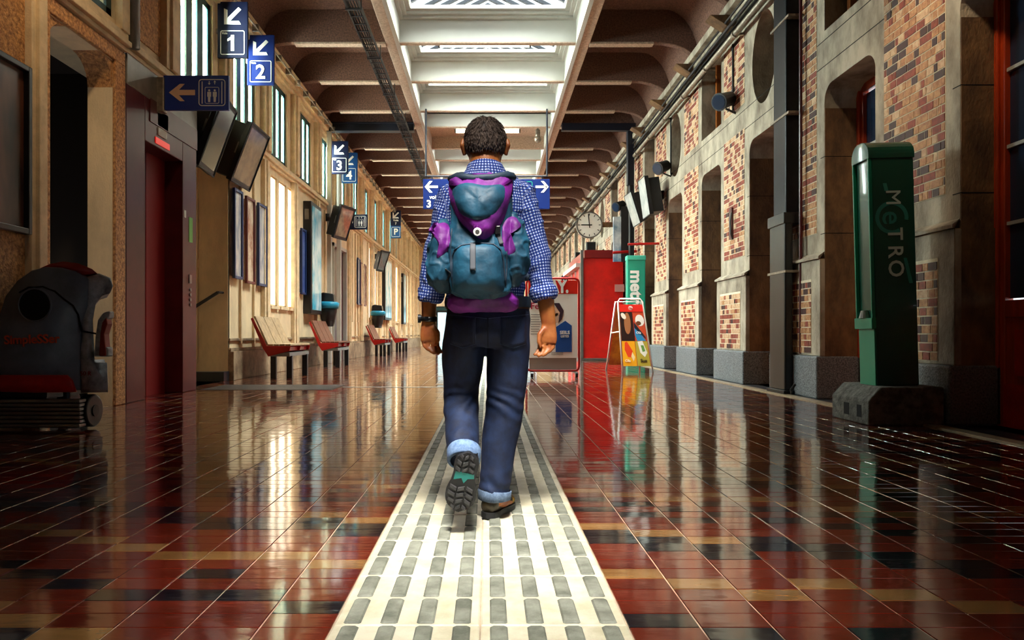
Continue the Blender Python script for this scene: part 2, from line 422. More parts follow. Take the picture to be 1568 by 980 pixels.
# rougher stucco frame and pilasters of the near bays
MB().box(XN-.02, XN+.03, 3.5, 6.56, .5, 4.02).build('stucco_panel', M['stucco'], wall_near)
a = MB(); a.box(XN, XN+.035, 6.79, 6.938, 0, 3.89); a.box(XN, XN+.035, 8.152, 8.375, 0, 3.89); a.box(XN, XN+.035, 6.79, 8.375, 3.89, 4.04)
a.build('arch_surround', M['stucco'], wall_near, bevel=.01)
a = MB()
for (z0, z1, p) in ((4.06, 4.11, .06), (4.11, 4.17, .11), (4.17, 4.26, .07)): a.box(XN, XN+p, -3, 8.38, z0, z1)
a.box(XN, XN+.09, 6.57, 6.79, 0, 4.06); a.box(XN, XN+.13, 6.62, 6.74, 0, 4.06); a.box(XN, XN+.09, 8.2, 8.375, 4.26, 6.5); a.box(XN, XN+.09, 6.3, 6.6, 4.26, 6.5)
a.build('moulding', M['trimplaster'], wall_near, bevel=.008)
MB().box(XL, XL+.02, 8.4, 10.4, 4.6, 6.3).build('stucco_field', M['stucco'], wall_left)
# rooms behind the arch and the stair recess
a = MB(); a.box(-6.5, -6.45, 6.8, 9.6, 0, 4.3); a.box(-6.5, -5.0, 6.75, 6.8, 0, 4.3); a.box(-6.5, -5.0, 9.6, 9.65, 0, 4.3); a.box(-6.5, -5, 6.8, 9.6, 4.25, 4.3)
struct(a.build('wall_passage', mat('painted_gloom_plaster', '2a2018', .95)))  # passage gloom painted into the plaster colour
a = MB()
for i in range(4): a.box(-6.44, -6.40, 7.6+i*.32, 7.9+i*.32, 1.9, 2.55)
tag(a.build('notice_board', M['navy_sign']), 'dark gridded notice board inside the dim archway', 'board')
a = MB(); a.box(-5.65, -5.6, 10.4, 12.6, 0, 4.4); a.box(-5.6, -5.0, 10.35, 10.4, 0, 4.4); a.box(-5.6, -5, 10.4, 12.6, 4.3, 4.35)
a.box(-5.6, -4.5, 12.56, 12.62, 0, 4.4)
for (x0, x1) in ((-5.35, -5.02),): a.box(x0, x1, 12.53, 12.56, 2.1, 4.1); a.box(x0, x1, 12.53, 12.56, .3, 1.95)
struct(a.build('wall_stair', M['plaster']))
MB().box(-5.55, -4.48, 12.3, 12.555, 0, .16).build('plinth', M['darkstone'], wall_left)
hr = MB(); hr.tube([(-5.5, 12.35, .95), (-4.62, 12.42, 1.52)], .03); hr.tube([(-4.62, 12.42, 1.52), (-4.58, 12.54, 1.52)], .02)
tag(hr.build('handrail', M['black']), 'dark sloping handrail in the stair recess before the pier', 'handrail')

# mouldings of the left wall
a = MB()
for (z0, z1, p) in ((4.27, 4.33, .07), (4.33, 4.40, .13), (4.40, 4.46, .09)): a.box(XL, XL+p, 8.4, YE, z0, z1)
struct(a.build('trim_1', M['trimplaster'], bevel=.01))
a = MB()
for (z0, z1, p) in ((6.27, 6.36, .08), (6.36, 6.46, .16), (6.46, 6.56, .24)): a.box(XL, XL+p, -3, YE, z0, z1)
struct(a.build('trim_2', M['trimplaster'], bevel=.01))
a = MB()
for (y0, y1) in ((12.56, 20.88), (22.92, YE)): a.box(XL, XL+.05, y0, y1, .50, .56); a.box(XL, XL+.035, y0, y1, .68, .73); a.box(XL, XL+.10, y0, y1, 0, .50)
struct(a.build('baseboard_left', mat('stained_plinth_plaster', 'b79f7e', .6, col2='6e5a44', vscale=3, detail=8, bump=.2), bevel=.008))
pil = MB()
for k in range(-1, 16):
    yc = 12.32+BAY*k
    pil.cur = 0
    pil.box(XL, XL+.11, yc-.2, yc+.2, 4.46, 6.27); pil.box(XL, XL+.15, yc-.1, yc+.1, 4.46, 6.27)
    if yc > 12.6:
        if not (20.6 < yc < 23.2): pil.box(XL, XL+.09, yc-.16, yc+.16, .56, 4.27); pil.box(XL, XL+.12, yc-.07, yc+.07, .56, 4.27)
    elif yc < 6.6: pil.box(XL, XL+.09, yc-.16, yc+.16, .0, 4.27)
for y in (13.12, 13.86, 14.84, 16.96, 17.1, 19.2, 19.9, 24.5, 25.1, 25.7, 30.4, 31.4, 32.6, 37.3, 38.3, 39.4, 43.5, 44.5, 45.5):
    pil.box(XL, XL+.05, y-.03, y+.03, .56, 4.2)
for y in range(24, 47): pil.box(XL, XL+.04, y-.03, y+.03, 1.2, 4.2)
struct(pil.build('trim_3', M['trimplaster'], bevel=.008))
# metal conduit line under the left cornice
a = MB()
a.tube([(XL+.26, 3, 6.42), (XL+.26, YE, 6.42)], .018, 6); a.tube([(XL+.3, 3, 6.36), (XL+.3, YE, 6.36)], .012, 6)
for i in range(60): a.box(XL+.2, XL+.32, 3+i*.73, 3.04+i*.73, 6.33, 6.46)
tag(a.build('conduit', M['galv']), 'pale metal conduit clipped along the left cornice above the windows', 'conduit')

# upper windows left
wn = 0
def casement(y0, y1, z0, z1, XL):
    global wn
    wn += 1
    w = bpy.data.objects.new('window_%d' % wn, None); C.objects.link(w); w.location = (XL, (y0+y1)/2, z0); w['kind'] = 'structure'
    a = MB(); x0, x1 = XL-.07, XL-.04; t = .11
    a.box(x0, x1, y0, y0+t, z0, z1); a.box(x0, x1, y1-t, y1, z0, z1); a.box(x0, x1, y0, y1, z0, z0+t); a.box(x0, x1, y0, y1, z1-t, z1)
    a.build('window_frame', M['teal'], w)
    for q in (.33, .66):
        ym = y0+(y1-y0)*q; MB().box(x0, x1+.004, ym-.11, ym+.11, z0+t, z1-t).build('mullion', M['teal'], w)
    e = [y0+t, y0+(y1-y0)*.33, y0+(y1-y0)*.66, y1-t]
    for i in range(3): MB().box(x0+.02, x0+.026, e[i], e[i+1], z0+t, z1-t).build('pane', M['clear'], w)
    return w
for k in UPK: casement(10.6+BAY*k, 11.85+BAY*k, 4.5, 6.17, XL)
casement(6.6, 8.2, 4.36, 6.1, XN)
# lower lancet windows: tall white translucent blinds behind glass, daylight behind them put in as their own glow
blind = bpy.data.materials.new('glowing_blind'); blind.use_nodes = True
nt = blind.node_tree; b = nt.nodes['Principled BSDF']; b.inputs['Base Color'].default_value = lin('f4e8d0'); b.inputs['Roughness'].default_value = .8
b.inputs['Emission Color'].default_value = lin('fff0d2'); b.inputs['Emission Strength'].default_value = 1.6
for y0 in (14.9, 27.5, 34.1, 40.7):
    for d in (0, .71, 1.42):
        wn += 1
        w = bpy.data.objects.new('window_%d' % wn, None); C.objects.link(w); w.location = (XL, y0+d+.3, 1.39); w['kind'] = 'structure'
        a = MB(); t = .04; x0 = XL-.08
        a.box(x0, x0+.05, y0+d, y0+d+t, 1.39, 4.12); a.box(x0, x0+.05, y0+d+.59-t, y0+d+.59, 1.39, 4.12); a.box(x0, x0+.05, y0+d, y0+d+.59, 1.39, 1.43); a.box(x0, x0+.05, y0+d, y0+d+.59, 4.08, 4.12)
        a.build('window_frame', M['trimplaster'], w)
        n = 12; vs = []; fs = []
        for i in range(n+1):
            yy = y0+d+t+(.59-2*t)*i/n; xx = XL-.035+.008*math.sin(i*2.4)
            vs += [(xx, yy, 1.43), (xx, yy, 4.08)]
        fs = [(2*i, 2*i+2, 2*i+3, 2*i+1) for i in range(n)]
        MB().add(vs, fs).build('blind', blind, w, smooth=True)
        MB().box(XL-.05, XL+.06, y0+d-.02, y0+d+.61, 1.33, 1.39).build('window_sill', M['trimplaster'], w)
# door in the left wall
d1 = bpy.data.objects.new('door_1', None); C.objects.link(d1); d1.location = (XL, 21.9, 0); d1['kind'] = 'structure'
a = MB(); a.box(XL-.1, XL+.06, 20.9, 21.0, 0, 3.45); a.box(XL-.1, XL+.06, 22.8, 22.9, 0, 3.45); a.box(XL-.1, XL+.06, 20.9, 22.9, 3.35, 3.45)
a.build('door_frame', M['offwhite'], d1)
for (y0, y1) in ((21.0, 21.89), (21.91, 22.8)):
    dl = MB().box(XL-.12, XL-.06, y0, y1, 0, 3.35).build('door_leaf', M['maroon'], d1)
    MB().box(XL-.06, XL-.02, (y0+y1)/2-.02, (y0+y1)/2+.02, .9, 1.4).build('door_handle', M['grey_metal'], dl)

# right wall --------------------------------------------------------------
PR = 2.58
XU, XLO = 4.17, 4.10
rh = []
OP = [(7.8+PR*k, 8.98+PR*k) for k in range(-4, 15)]
for i, (a0, b0) in enumerate(OP):
    k = i-4
    rh.append((a0, b0, 0, 3.87))
    if k >= 0 and k % 2 == 0 or k < 0: rh.append((a0-.02, b0, 4.56, 6.0))
    else: rh.append((a0+.1, b0-.12, 4.3, 5.7))
for h in rh:
    pass
wall_right = wall(XU, XU+.45, -3.5, YE, 0, 6.9, rh, M['stone'], 'wall_right')
sp = MB(); el = MB()
def ell_fill(mb, y0, y1, z0, z1, x0, x1, n=40):
    cy, cz = (y0+y1)/2, (z0+z1)/2; ay, az = (y1-y0)/2, (z1-z0)/2; ins = []; out = []
    for i in range(n):
        t = 2*PI*i/n; c, s = math.cos(t), math.sin(t); ins.append((cy+ay*.985*c, cz+az*.985*s)); q = 1/max(abs(c), abs(s)); out.append((cy+ay*c*q, cz+az*s*q))
    vs = [(x0,)+p for p in out]+[(x0,)+p for p in ins]+[(x1,)+p for p in ins]+[(x1,)+p for p in out]
    fs = []
    for i in range(n):
        j = (i+1) % n
        fs += [(i, j, j+n, i+n), (i+n, j+n, j+2*n, i+2*n), (i+2*n, j+2*n, j+3*n, i+3*n)]
    mb.add(vs, fs)
for i, (a0, b0) in enumerate(OP):
    k = i-4
    for (y, sy) in ((a0, 1), (b0, -1)): sp.prism(corner(y, 3.87, sy, .2), 'x', XU, XU+.45)
    if not (k < 0 or k % 2 == 0): ell_fill(el, a0+.1, b0-.12, 4.3, 5.7, XU, XU+.45)
sp.build('opening_spandrel', M['stone'], wall_right); el.build('oculus_surround', M['stone'], wall_right)
# thicker base of the piers, set-off ledge and granite feet
base = MB(); led = MB(); gra = MB(); rev = MB()
PIER = [(8.98+PR*k, 7.8+PR*(k+1)) for k in range(-5, 14)]
for (a0, b0) in PIER:
    y0, y1 = max(a0, -3.5), b0
    if y1 <= y0: continue
    base.box(XLO, XU, y0-.03, y1+.03, .53, 1.74)
    led.add([(XLO,y0-.03,1.74),(XLO,y1+.03,1.74),(XU-.005,y1+.01,1.83),(XU-.005,y0-.01,1.83),(XLO-.03,y0-.05,1.74),(XLO-.03,y1+.05,1.74),(XLO-.03,y1+.05,1.77),(XLO-.03,y0-.05,1.77)],
            [(4,5,6,7),(7,6,2,3),(4,7,3,0),(5,1,2,6),(4,0,1,5)])
    gra.box(XLO-.055, XU+.45, y0-.05, y1+.05, 0, .53)
    rev.box(XU+.003, XU+.45, y0-.012, y0, .53, 3.6); rev.box(XLO+.003, XU+.45, y0-.028, y0-.01, .53, 1.74)
base.build('pier_base', M['stone'], wall_right, bevel=.012)
led.build('ledge', M['stone'], wall_right); gra.build('granite_foot', M['granite'], wall_right, bevel=.02)
rev.build('reveal_facing', M['stone_brown'], wall_right)
# stone courses: dark joints across the quoins
jt = MB()
for (a0, b0) in PIER:
    for z in (1.52, 2.05, 3.0): jt.box(XU-.003, XU+.44, a0-.014, a0+.1, z, z+.008)
for z in (4.12, 4.44): jt.box(XU-.004, XU, 0, YE, z, z+.008)
jt.build('stone_joints', M['dark'], wall_right)
# brick panels
BM = [M['brick_a'], M['brick_b'], M['brick_c'], M['brick_d']]
bricks = []; bk = []
CH = .083
for k in range(-2, 15):
    y0, y1 = 6.6+PR*k, 7.62+PR*k
    segs = [(2.08, 5.75, XU)] if k in (-2, -1, 0, 1) else [(2.08, 4.15, XU), (4.56, 5.75, XU)]
    segs.append((.56, 1.5, XLO))
    for (z0, z1, xx) in segs:
        bk.append((xx, y0, y1, z0, z1))
        z = z0; row = 0
        while z+CH*.6 < z1:
            ze = min(z+CH, z1); y = y0; first = True
            while y < y1-.02:
                L = R.choice([.06, .085, .11, .11, .2, .14])
                if first and row % 2: L *= .5
                first = False
                ye = y+L if y+L < y1-.05 else y1
                w = R.random()
                if k <= 1: c = 1 if w < .45 else (0 if w < .68 else (2 if w < .88 else 3))
                else: c = 0 if w < .42 else (1 if w < .5 else (2 if w < .58 else 3))
                bricks.append((xx, y, ye, z, ze, c, k)); y = ye
            z = ze; row += 1
a = MB()
for (xx, y0, y1, z0, z1) in bk: a.box(xx-.004, xx+.02, y0, y1, z0, z1)
a.build('mortar_bed', M['mortar'], wall_right)
def brickbox(mb, xx, y, ye, z, ze, t):
    g = .0065; mb.box(xx-.0085-t, xx, y+g, ye-g, z+g, ze-g)
def bvis(b):
    x = VX+XU*F/b[1]; zt = VY-(b[3]-H)*F/b[1]
    return x < 1560 and -5 < zt < 980 and b[6] == 0 and not (b[3] < 1.9)
vb = [b for b in bricks if bvis(b)]
vb.sort(key=lambda b: -(b[2]-b[1])*(1 if b[3] > 2.2 else .3)/b[1]**2)
ind = set(id(b) for b in vb[:300])
cache = {}
rb = MB()
for b in bricks:
    xx, y, ye, z, ze, c, k = b; t = R.uniform(-.002, .003)
    if id(b) in ind:
        key = (round(ye-y, 3), round(ze-z, 3), c)
        if key not in cache:
            q = MB(); brickbox(q, 0, 0, ye-y, 0, ze-z, 0); me = bpy.data.meshes.new('brick'); me.from_pydata(q.v, [], q.f); me.materials.append(BM[c]); cache[key] = me
        shared('brick', cache[key], (xx-t, y, z), wall_right)
    else:
        rb.cur = c; brickbox(rb, xx, y, ye, z, ze, t)
rb.build('brickwork', BM, wall_right, kind='stuff', fixn=False)
# joinery in the openings
dn = 1
for i, (a0, b0) in enumerate(OP):
    k = i-4
    if b0 < 3: continue
    dn += 1
    X = XU+.42
    wd = M['redwood'] if k < 1 else (M['orangewood'] if k in (1, 3) else M['stone_brown'])
    d = bpy.data.objects.new('door_%d' % dn, None); C.objects.link(d); d.location = (X, (a0+b0)/2, 0); d['kind'] = 'structure'
    if k >= 4:
        MB().box(X-.02, X+.03, a0, b0, 0, 3.87).build('door_panel', wd, d); 
        MB().box(X-.04, X-.02, a0+.1, b0-.1, 1.2, 3.6).build('pane', M['darkglass'], d)
        continue
    X -= .1 if k == -1 else 0
    a = MB(); t = .1
    a.box(X, X+.08, a0, a0+t, 0, 3.87); a.box(X, X+.08, b0-t, b0, 0, 3.87); a.box(X, X+.08, a0+t, b0-t, 3.77, 3.87); a.box(X, X+.08, a0+t, b0-t, .95, 1.1)
    a.box(X-.03, X, a0, a0+.05, 0, 3.87); a.box(X-.03, X, b0-.05, b0, 0, 3.87)
    a.build('door_frame', wd, d, bevel=.008)
    a = MB(); a.box(X+.02, X+.05, a0+t, b0-t, .0, .95); a.build('door_panel', wd, d)
    a = MB(); a.box(X-.005, X+.02, a0+t+.12, b0-t-.12, .45, .85); a.box(X-.015, X, a0+t, b0-t, 0, .38); a.build('raised_panel', mat('bright_red_door_paint', 'cf2a12', .4, var=.3) if k < 1 else wd, d, bevel=.015)
    for q in range(4):
        z0 = 1.1+q*.667; z1 = z0+.667
        MB().box(X+.05, X+.056, a0+t, b0-t, z0+.015, z1-.015).build('pane', M['darkglass'], d)
    a = MB()
    for q in range(1, 4): a.box(X+.02, X+.07, a0+t, b0-t, 1.1+q*.667-.015, 1.1+q*.667+.015)
    a.box(X+.02, X+.07, (a0+b0)/2-.015, (a0+b0)/2+.015, 1.1, 3.77)
    a.build('glazing_bar', M['offwhite'] if k < 1 else wd, d)
# dark sheet behind the upper openings, gloom of the rooms put into its colour
a = MB(); a.box(XU+.44, XU+.46, -3.5, YE, 3.95, 6.9); struct(a.build('wall_upper_right', mat('painted_gloom_backing', '3a2c20', .9, var=.4, vscale=2)))
a = MB()
for k in (0, 2, 4, 6):
    y0, y1 = 7.78+PR*k, 8.98+PR*k
    a.box(XU+.25, XU+.33, y1-.14, y1-.06, 4.56, 6.0); a.box(XU+.25, XU+.33, y0, y1, 4.56, 4.64)
struct(a.build('trim_4', M['orangewood']))
# right cornice and ceiling edge
a = MB()
for (z0, z1, p) in ((6.05, 6.16, .10), (6.16, 6.30, .2)): a.box(XU-p, XU+.02, -3.5, YE, z0, z1)
struct(a.build('trim_5', M['stone'], bevel=.01))
# end wall with dark glazed doors, back wall behind the camera
ew = MB(); ew.box(-5, 5.2, YE, YE+.3, 2.6, 7.6); ew.box(-5, -3.4, YE, YE+.3, 0, 2.6); ew.box(3.2, 5.2, YE, YE+.3, 0, 2.6)
struct(ew.build('wall_end', M['plaster']))
d = bpy.data.objects.new('door_40', None); C.objects.link(d); d.location = (0, YE, 0); d['kind'] = 'structure'
a = MB(); a.box(-3.4, 3.2, YE-.1, YE+.1, 2.2, 2.34)
a.box(-3.4, 3.2, YE-.1, YE+.1, 2.52, 2.6)
for i in range(9): x = -3.4+i*.8; a.box(x, x+.12, YE-.1, YE+.1, 0, 2.2)
a.build('door_frame', M['blackm'], d)
MB().box(-3.4, 3.2, YE-.12, YE+.1, 2.34, 2.52).build('transom', M['teal'], d)
for i in range(8): MB().box(-3.28+i*.8, -2.6+i*.8, YE-.01, YE+.01, 0, 2.2).build('pane', M['clear'], d)
struct(MB().box(-5.5, 5.5, -3.3, -3, 0, 7.6).build('wall_back', mat('dim_back_wall', '3a3026', .9)))  # unseen; colour kept dark so the near end gets little bounce
# ---------------------------------------------------------------- ceiling
ZT = 7.25; XI, XO = 1.78, 2.03
BEAMS = BEAMS+[YE]
cl = MB(); cr = MB()
def cove(x0, z0, x1, n=8):
    return [(x0+(x1-x0)*(1-math.cos(PI/2*i/n)), z0+(ZT-z0)*math.sin(PI/2*i/n)) for i in range(n+1)]
pl = cove(XL, 6.55, -3.9)+[(-XO, ZT), (-XO, ZT+.15), (XL-.5, ZT+.15), (XL-.5, 6.55)]
pr = cove(XU+.02, 6.2, 3.5)+[(XO, ZT), (XO, ZT+.15), (XU+.5, ZT+.15), (XU+.5, 6.2)]
cl.prism(pl, 'y', -3.2, YE+.2); cl.prism(pr, 'y', -3.2, YE+.2)
ceiling = struct(cl.build('ceiling', M['ceil']))
MB().box(-XO, XO, -3.2, 12.2, ZT, ZT+.15).build('ceiling_slab', M['ceil'], ceiling)  # unseen slab, added to shut out daylight and darken the near end
MB().box(-XI, XI, 20.25, 22.6, 6.95, 7.4).build('ceiling_slab', M['ceil_lit'], ceiling)
rib_l = [(-XO, ZB)]+[(-3.85-.6*math.sin(PI/2*i/6), ZB-.16*(1-math.cos(PI/2*i/6))) for i in range(7)]+[(XL-.1, ZB-.17), (XL-.1, ZT+.05), (-XO, ZT+.05)]
rib_r = [(XO, ZB), (3.3, ZB)]+[(3.3+.85*math.sin(PI/2*i/6), ZB-.42*(1-math.cos(PI/2*i/6))) for i in range(1, 7)]+[(XU+.1, ZB-.43), (XU+.1, ZT+.05), (XO, ZT+.05)]
for y in BEAMS[:-1]:
    for rb_, in ((rib_l,), (rib_r,)):
        MB().prism(rb_, 'y', y, y+.16).build('ceiling_rib', M['ceil'], ceiling, bevel=.02)
    lip = MB(); lip.box(-3.85, -XO, y-.01, y+.17, ZB-.035, ZB+.01); lip.box(XO, 3.3, y-.01, y+.17, ZB-.035, ZB+.01)
    lip.build('rib_lip', M['ceil_lit'], ceiling, bevel=.01)  # lip colour paints the lit lower edge of each rib
    openn = y > 12
    tan = y in (22.6,) or not openn
    MB().box(-XI, XI, y, y+.1, ZB, ZB+.46 if openn else ZT).build('ceiling_beam', M['ceil_lit'] if tan else M['white'], ceiling, bevel=.01)
    if openn:
        MB().box(-XI-.02, XI+.02, y-.012, y+.115, ZB-.02, ZB).build('beam_soffit', M['ceil_lit'], ceiling)
for sx in (-1, 1):
    x0, x1 = sorted((sx*XI, sx*XO)); MB().box(x0, x1, -3.2, YE, ZB-.02, ZT+.02).build('edge_beam', M['ceil_lit'], ceiling, bevel=.015)
    a = MB(); x0, x1 = sorted((sx*(XI-.03), sx*XI)); a.box(x0, x1, 12.2, YE, ZB-.02, 7.15)
    x0, x1 = sorted((sx*(XI-.03), sx*(XI+.05))); a.box(x0, x1, 12.2, YE, ZB-.04, ZB-.02)
    a.build('lining_board', M['white'], ceiling)
# stepped white frames, curb and pitched glass lantern over every open bay
lt = thing('roof_lantern', 'long white pitched glass lantern with rafters over the middle of the hall', 'skylight', (0, 30, 7.1))
for (a0, b0) in OPENB:
    a = MB(); y0, y1 = a0+.1, b0
    for (m_, z0, z1) in ((.10, 7.04, 7.09), (.18, 7.09, 7.15), (.27, 7.15, 7.22)):
        ex, ey = XI-m_, m_
        a.box(-XI, -ex, y0, y1, z0, z1); a.box(ex, XI, y0, y1, z0, z1); a.box(-ex, ex, y0, y0+ey, z0, z1); a.box(-ex, ex, y1-ey, y1, z0, z1)
    a.build('skylight_frame', M['offwhite'], lt, bevel=.006)
    a = MB()
    ex = 1.5
    a.box(-ex-.05, -ex, y0, y1, 7.2, 7.28); a.box(ex, ex+.05, y0, y1, 7.2, 7.28); a.box(-ex, ex, y0, y0+.12, 7.2, 7.28); a.box(-ex, ex, y1-.12, y1, 7.2, 7.28)
    a.build('curb', M['white'], lt)
    n = 6
    for i in range(n):
        y = y0+.2+(y1-y0-.4)*i/(n-1)
        rf = MB()
        for sx in (-1, 1):
            rf.add([(sx*1.52,y-.03,7.28),(sx*1.52,y+.03,7.28),(0,y+.03,8.05),(0,y-.03,8.05),(sx*1.52,y-.03,7.36),(sx*1.52,y+.03,7.36),(0,y+.03,8.13),(0,y-.03,8.13)],
                   [(0,1,2,3),(4,5,6,7),(0,1,5,4),(3,2,6,7),(0,3,7,4),(1,2,6,5)])
        rf.build('rafter', M['steel'], lt)
    for sx in (-1, 1):
        MB().add([(sx*1.52,y0,7.37),(sx*1.52,y1,7.37),(0,y1,8.14),(0,y0,8.14)], [(0,1,2,3)]).build('glass_pane', M['clear'], lt)
# roof upstands so that no daylight leaks between lantern and ceiling
a = MB(); a.box(-XO-.1, -XI+.0, 12.1, YE, 7.2, 7.62); a.box(XI, XO+.1, 12.1, YE, 7.2, 7.62)
struct(a.build('trim_6', M['offwhite']))

# fluorescent fittings
tubem = mat('lit_fluorescent_tube', 'fff3d6', .5, emit=3.2)
def fluoro(x0, x1, y, z, label):
    t = thing('ceiling_light', label, 'lamp', ((x0+x1)/2, y, z), 'fluorescent fittings in the skylight well')
    MB().box(x0, x1, y-.05, y+.05, z+.05, z+.10).build('housing', M['offwhite'], t, bevel=.01)
    a = MB(); a.cyl((x0+.05, y, z), (x1-.05, y, z), .06, 12); a.build('tube', tubem, t, smooth=True)
    for x in (x0+.03, x1-.03):
        a = MB(); a.cyl((x, y, z+.09), (x, y, z+.35), .008, 6); a.box(x-.02, x+.02, y-.03, y+.03, z-.05, z+.1)
        a.build('hanger', M['blackm'], t)
    l = bpy.data.lights.new('tube_light', 'AREA'); l.shape = 'RECTANGLE'; l.size = x1-x0-.1; l.size_y = .08; l.energy = 25; l.color = (1, .9, .72)
    o = bpy.data.objects.new('tube_light', l); C.objects.link(o); o.location = ((x0+x1)/2, y, z-.07)
fluoro(-1.02, .89, 14.75, 6.70, 'lit fluorescent tube fitting hanging in the skylight well above and before the man')
fluoro(-.95, .93, 20.55, 6.56, 'lit fluorescent tube fitting under the closed plaster bay behind the head')
# the near floor has no fitting of its own, only the added fill light
# transverse steel frame with its posts
pf = thing('steel_portal', 'dark steel cross frame with white posts under the ceiling where the roof joint runs', 'frame', (0, 20, 0))
a = MB(); a.box(XL, -XO, 19.85, 20.0, 6.38, 6.58); a.box(XL, -XO, 19.8, 20.05, 6.56, 6.6); a.box(XL, -XO, 19.8, 20.05, 6.36, 6.4)
a.build('cross_beam', M['navy'], pf)
a = MB(); a.box(XO, 4.05, 19.85, 20.0, 6.38, 6.58); a.build('cross_beam', M['navy'], pf)
for (x, y) in ((-4.36, 19.95), (-4.30, 20.95)):
    a = MB(); a.box(x-.06, x+.06, y-.06, y+.06, 0, 6.4); a.build('post', M['offwhite'], pf, bevel=.01)
a = MB(); a.box(3.84, 4.02, 19.9, 20.12, 4.9, 6.5); a.build('post_casing', M['navy'], pf, bevel=.01)
a = MB(); a.box(3.9, 4.02, 19.9, 20.1, 0, 4.9); a.build('post', M['steel'], pf, bevel=.01)
# cable tray on the left
ct = thing('cable_tray', 'dark ladder cable tray hung along the left side of the ceiling', 'cable tray', (-2.28, 20, 6.35))
a = MB(); a.box(-2.40, -2.38, 3, 34, 6.33, 6.41); a.box(-2.17, -2.15, 3, 34, 6.33, 6.41)
for i in range(100): a.box(-2.4, -2.15, 3+i*.31, 3.03+i*.31, 6.33, 6.345)
a.build('ladder', M['blackm'], ct)
a = MB()
for i, x in enumerate((-2.36, -2.33, -2.29, -2.25, -2.21)):
    a.tube([(x+.012*math.sin(j*1.7+i), 3+j*1.0, 6.365+.008*math.sin(j*2.3+i*2)) for j in range(32)], .014, 6)
a.build('cable', mat('dusty_cable', '1a1614', .8, var=.4), ct, smooth=True)
a = MB()
for y in BEAMS:
    if 3 < y < 34: a.box(-2.41, -2.395, y+.06, y+.09, 6.3, 6.62); a.box(-2.15, -2.135, y+.06, y+.09, 6.3, 6.62); a.box(-2.41, -2.135, y+.06, y+.09, 6.29, 6.31)
a.build('hanger', M['blackm'], ct)
# pipes and cables along the right wall head
rp = thing('pipe_run', 'bundle of grey conduits and black cables along the top of the brick wall', 'pipes', (4.0, 20, 5.7))
MB().cyl((4.02, 3, 5.68), (4.02, YE, 5.72), .05, 12).build('conduit', M['galv'], rp, smooth=True)
a = MB()
for i in range(28): y = 4+i*1.55; a.cyl((4.02, y, 5.68), (4.02, y+.06, 5.68), .065, 10); a.box(4.02, XU, y+.01, y+.05, 5.66, 5.7)
a.build('clip', M['galv'], rp)['kind'] = 'stuff'
for (x, z, r) in ((4.05, 5.84, .022), (4.02, 5.92, .03), (4.06, 5.99, .018), (3.98, 6.02, .02)):
    a = MB(); a.tube([(x, 3+j*1.5, z+.014*math.sin(j*1.3+x*9)) for j in range(30)], r, 6); a.build('cable', M['blackm'], rp, smooth=True)
a = MB(); a.box(3.99, XU, 3, YE, 5.78, 5.8)
a.build('tray', M['steel'], rp)
br = MB()
for y in BEAMS[:-1]:
    br.prism([(3.72, 6.16), (XU, 6.16), (XU, 5.95), (4.0, 5.98)], 'y', y-.05, y+.25)
struct(br.build('trim_7', M['stone_brown'], bevel=.01))
# ---------------------------------------------------------------- blade signs
UP = (PI/2, 0, 0)
def arrow_poly(kind):
    # shapes in a unit square, centre 0
    if kind == 'left': return [(-.5,0),(-.08,.42),(.1,.42),(-.12,.13),(.5,.13),(.5,-.13),(-.12,-.13),(.1,-.42),(-.08,-.42)]
    if kind == 'right': return [(-x, y) for x, y in arrow_poly('left')][::-1]
def chevron(mb, cx, cz, s, y, kind):
    # arrow of three bars, thickness t
    t = .17*s
    if kind == 'dl':
        mb.prism([(cx-.42*s,cz-.42*s),(cx-.42*s,cz+.38*s),(cx-.42*s+t,cz+.30*s),(cx-.42*s+t,cz-.42*s)], 'y', y, y-.004)
        mb.prism([(cx-.42*s,cz-.42*s),(cx-.42*s,cz-.42*s+t),(cx+.32*s,cz-.42*s+t),(cx+.42*s,cz-.42*s)], 'y', y, y-.0045)
        mb.prism([(cx-.40*s,cz-.24*s),(cx+.30*s,cz+.44*s),(cx+.44*s,cz+.32*s),(cx-.26*s,cz-.40*s)], 'y', y, y-.0035)
    else:
        q = -1 if kind == 'left' else 1
        def m(pts):
            pts = [(cx+q*a*s, cz+b*s) for a, b in pts]; mb.prism(pts, 'y', y, y-.004)
        m([(-.5,-.09),(.36,-.09),(.36,.09),(-.5,.09)]); m([(.5,0),(.12,.44),(-.1,.44),(.28,0)]); m([(.5,0),(.12,-.44),(-.1,-.44),(.28,0)])
def frame_round(mb, x0, x1, z0, z1, y, t=.012, r=.03):
    def rr(e, rad, n=4):
        pts = []
        for (cx, cz, a0) in ((x1-e-rad, z1-e-rad, 0), (x0+e+rad, z1-e-rad, 90), (x0+e+rad, z0+e+rad, 180), (x1-e-rad, z0+e+rad, 270)):
            for i in range(n+1):
                a = math.radians(a0+90*i/n); pts.append((cx+rad*math.cos(a), cz+rad*math.sin(a)))
        return pts
    o = rr(0, r); i = rr(t, max(.002, r-t)); n = len(o)
    vs = [(p[0], y, p[1]) for p in o]+[(p[0], y, p[1]) for p in i]+[(p[0], y-.004, p[1]) for p in o]+[(p[0], y-.004, p[1]) for p in i]
    fs = []
    for k in range(n):
        j = (k+1) % n; fs += [(k+2*n, j+2*n, j+3*n, k+3*n), (k, j, j+2*n, k+2*n), (k+n, j+n, j+3*n, k+3*n)]
    mb.add(vs, fs)
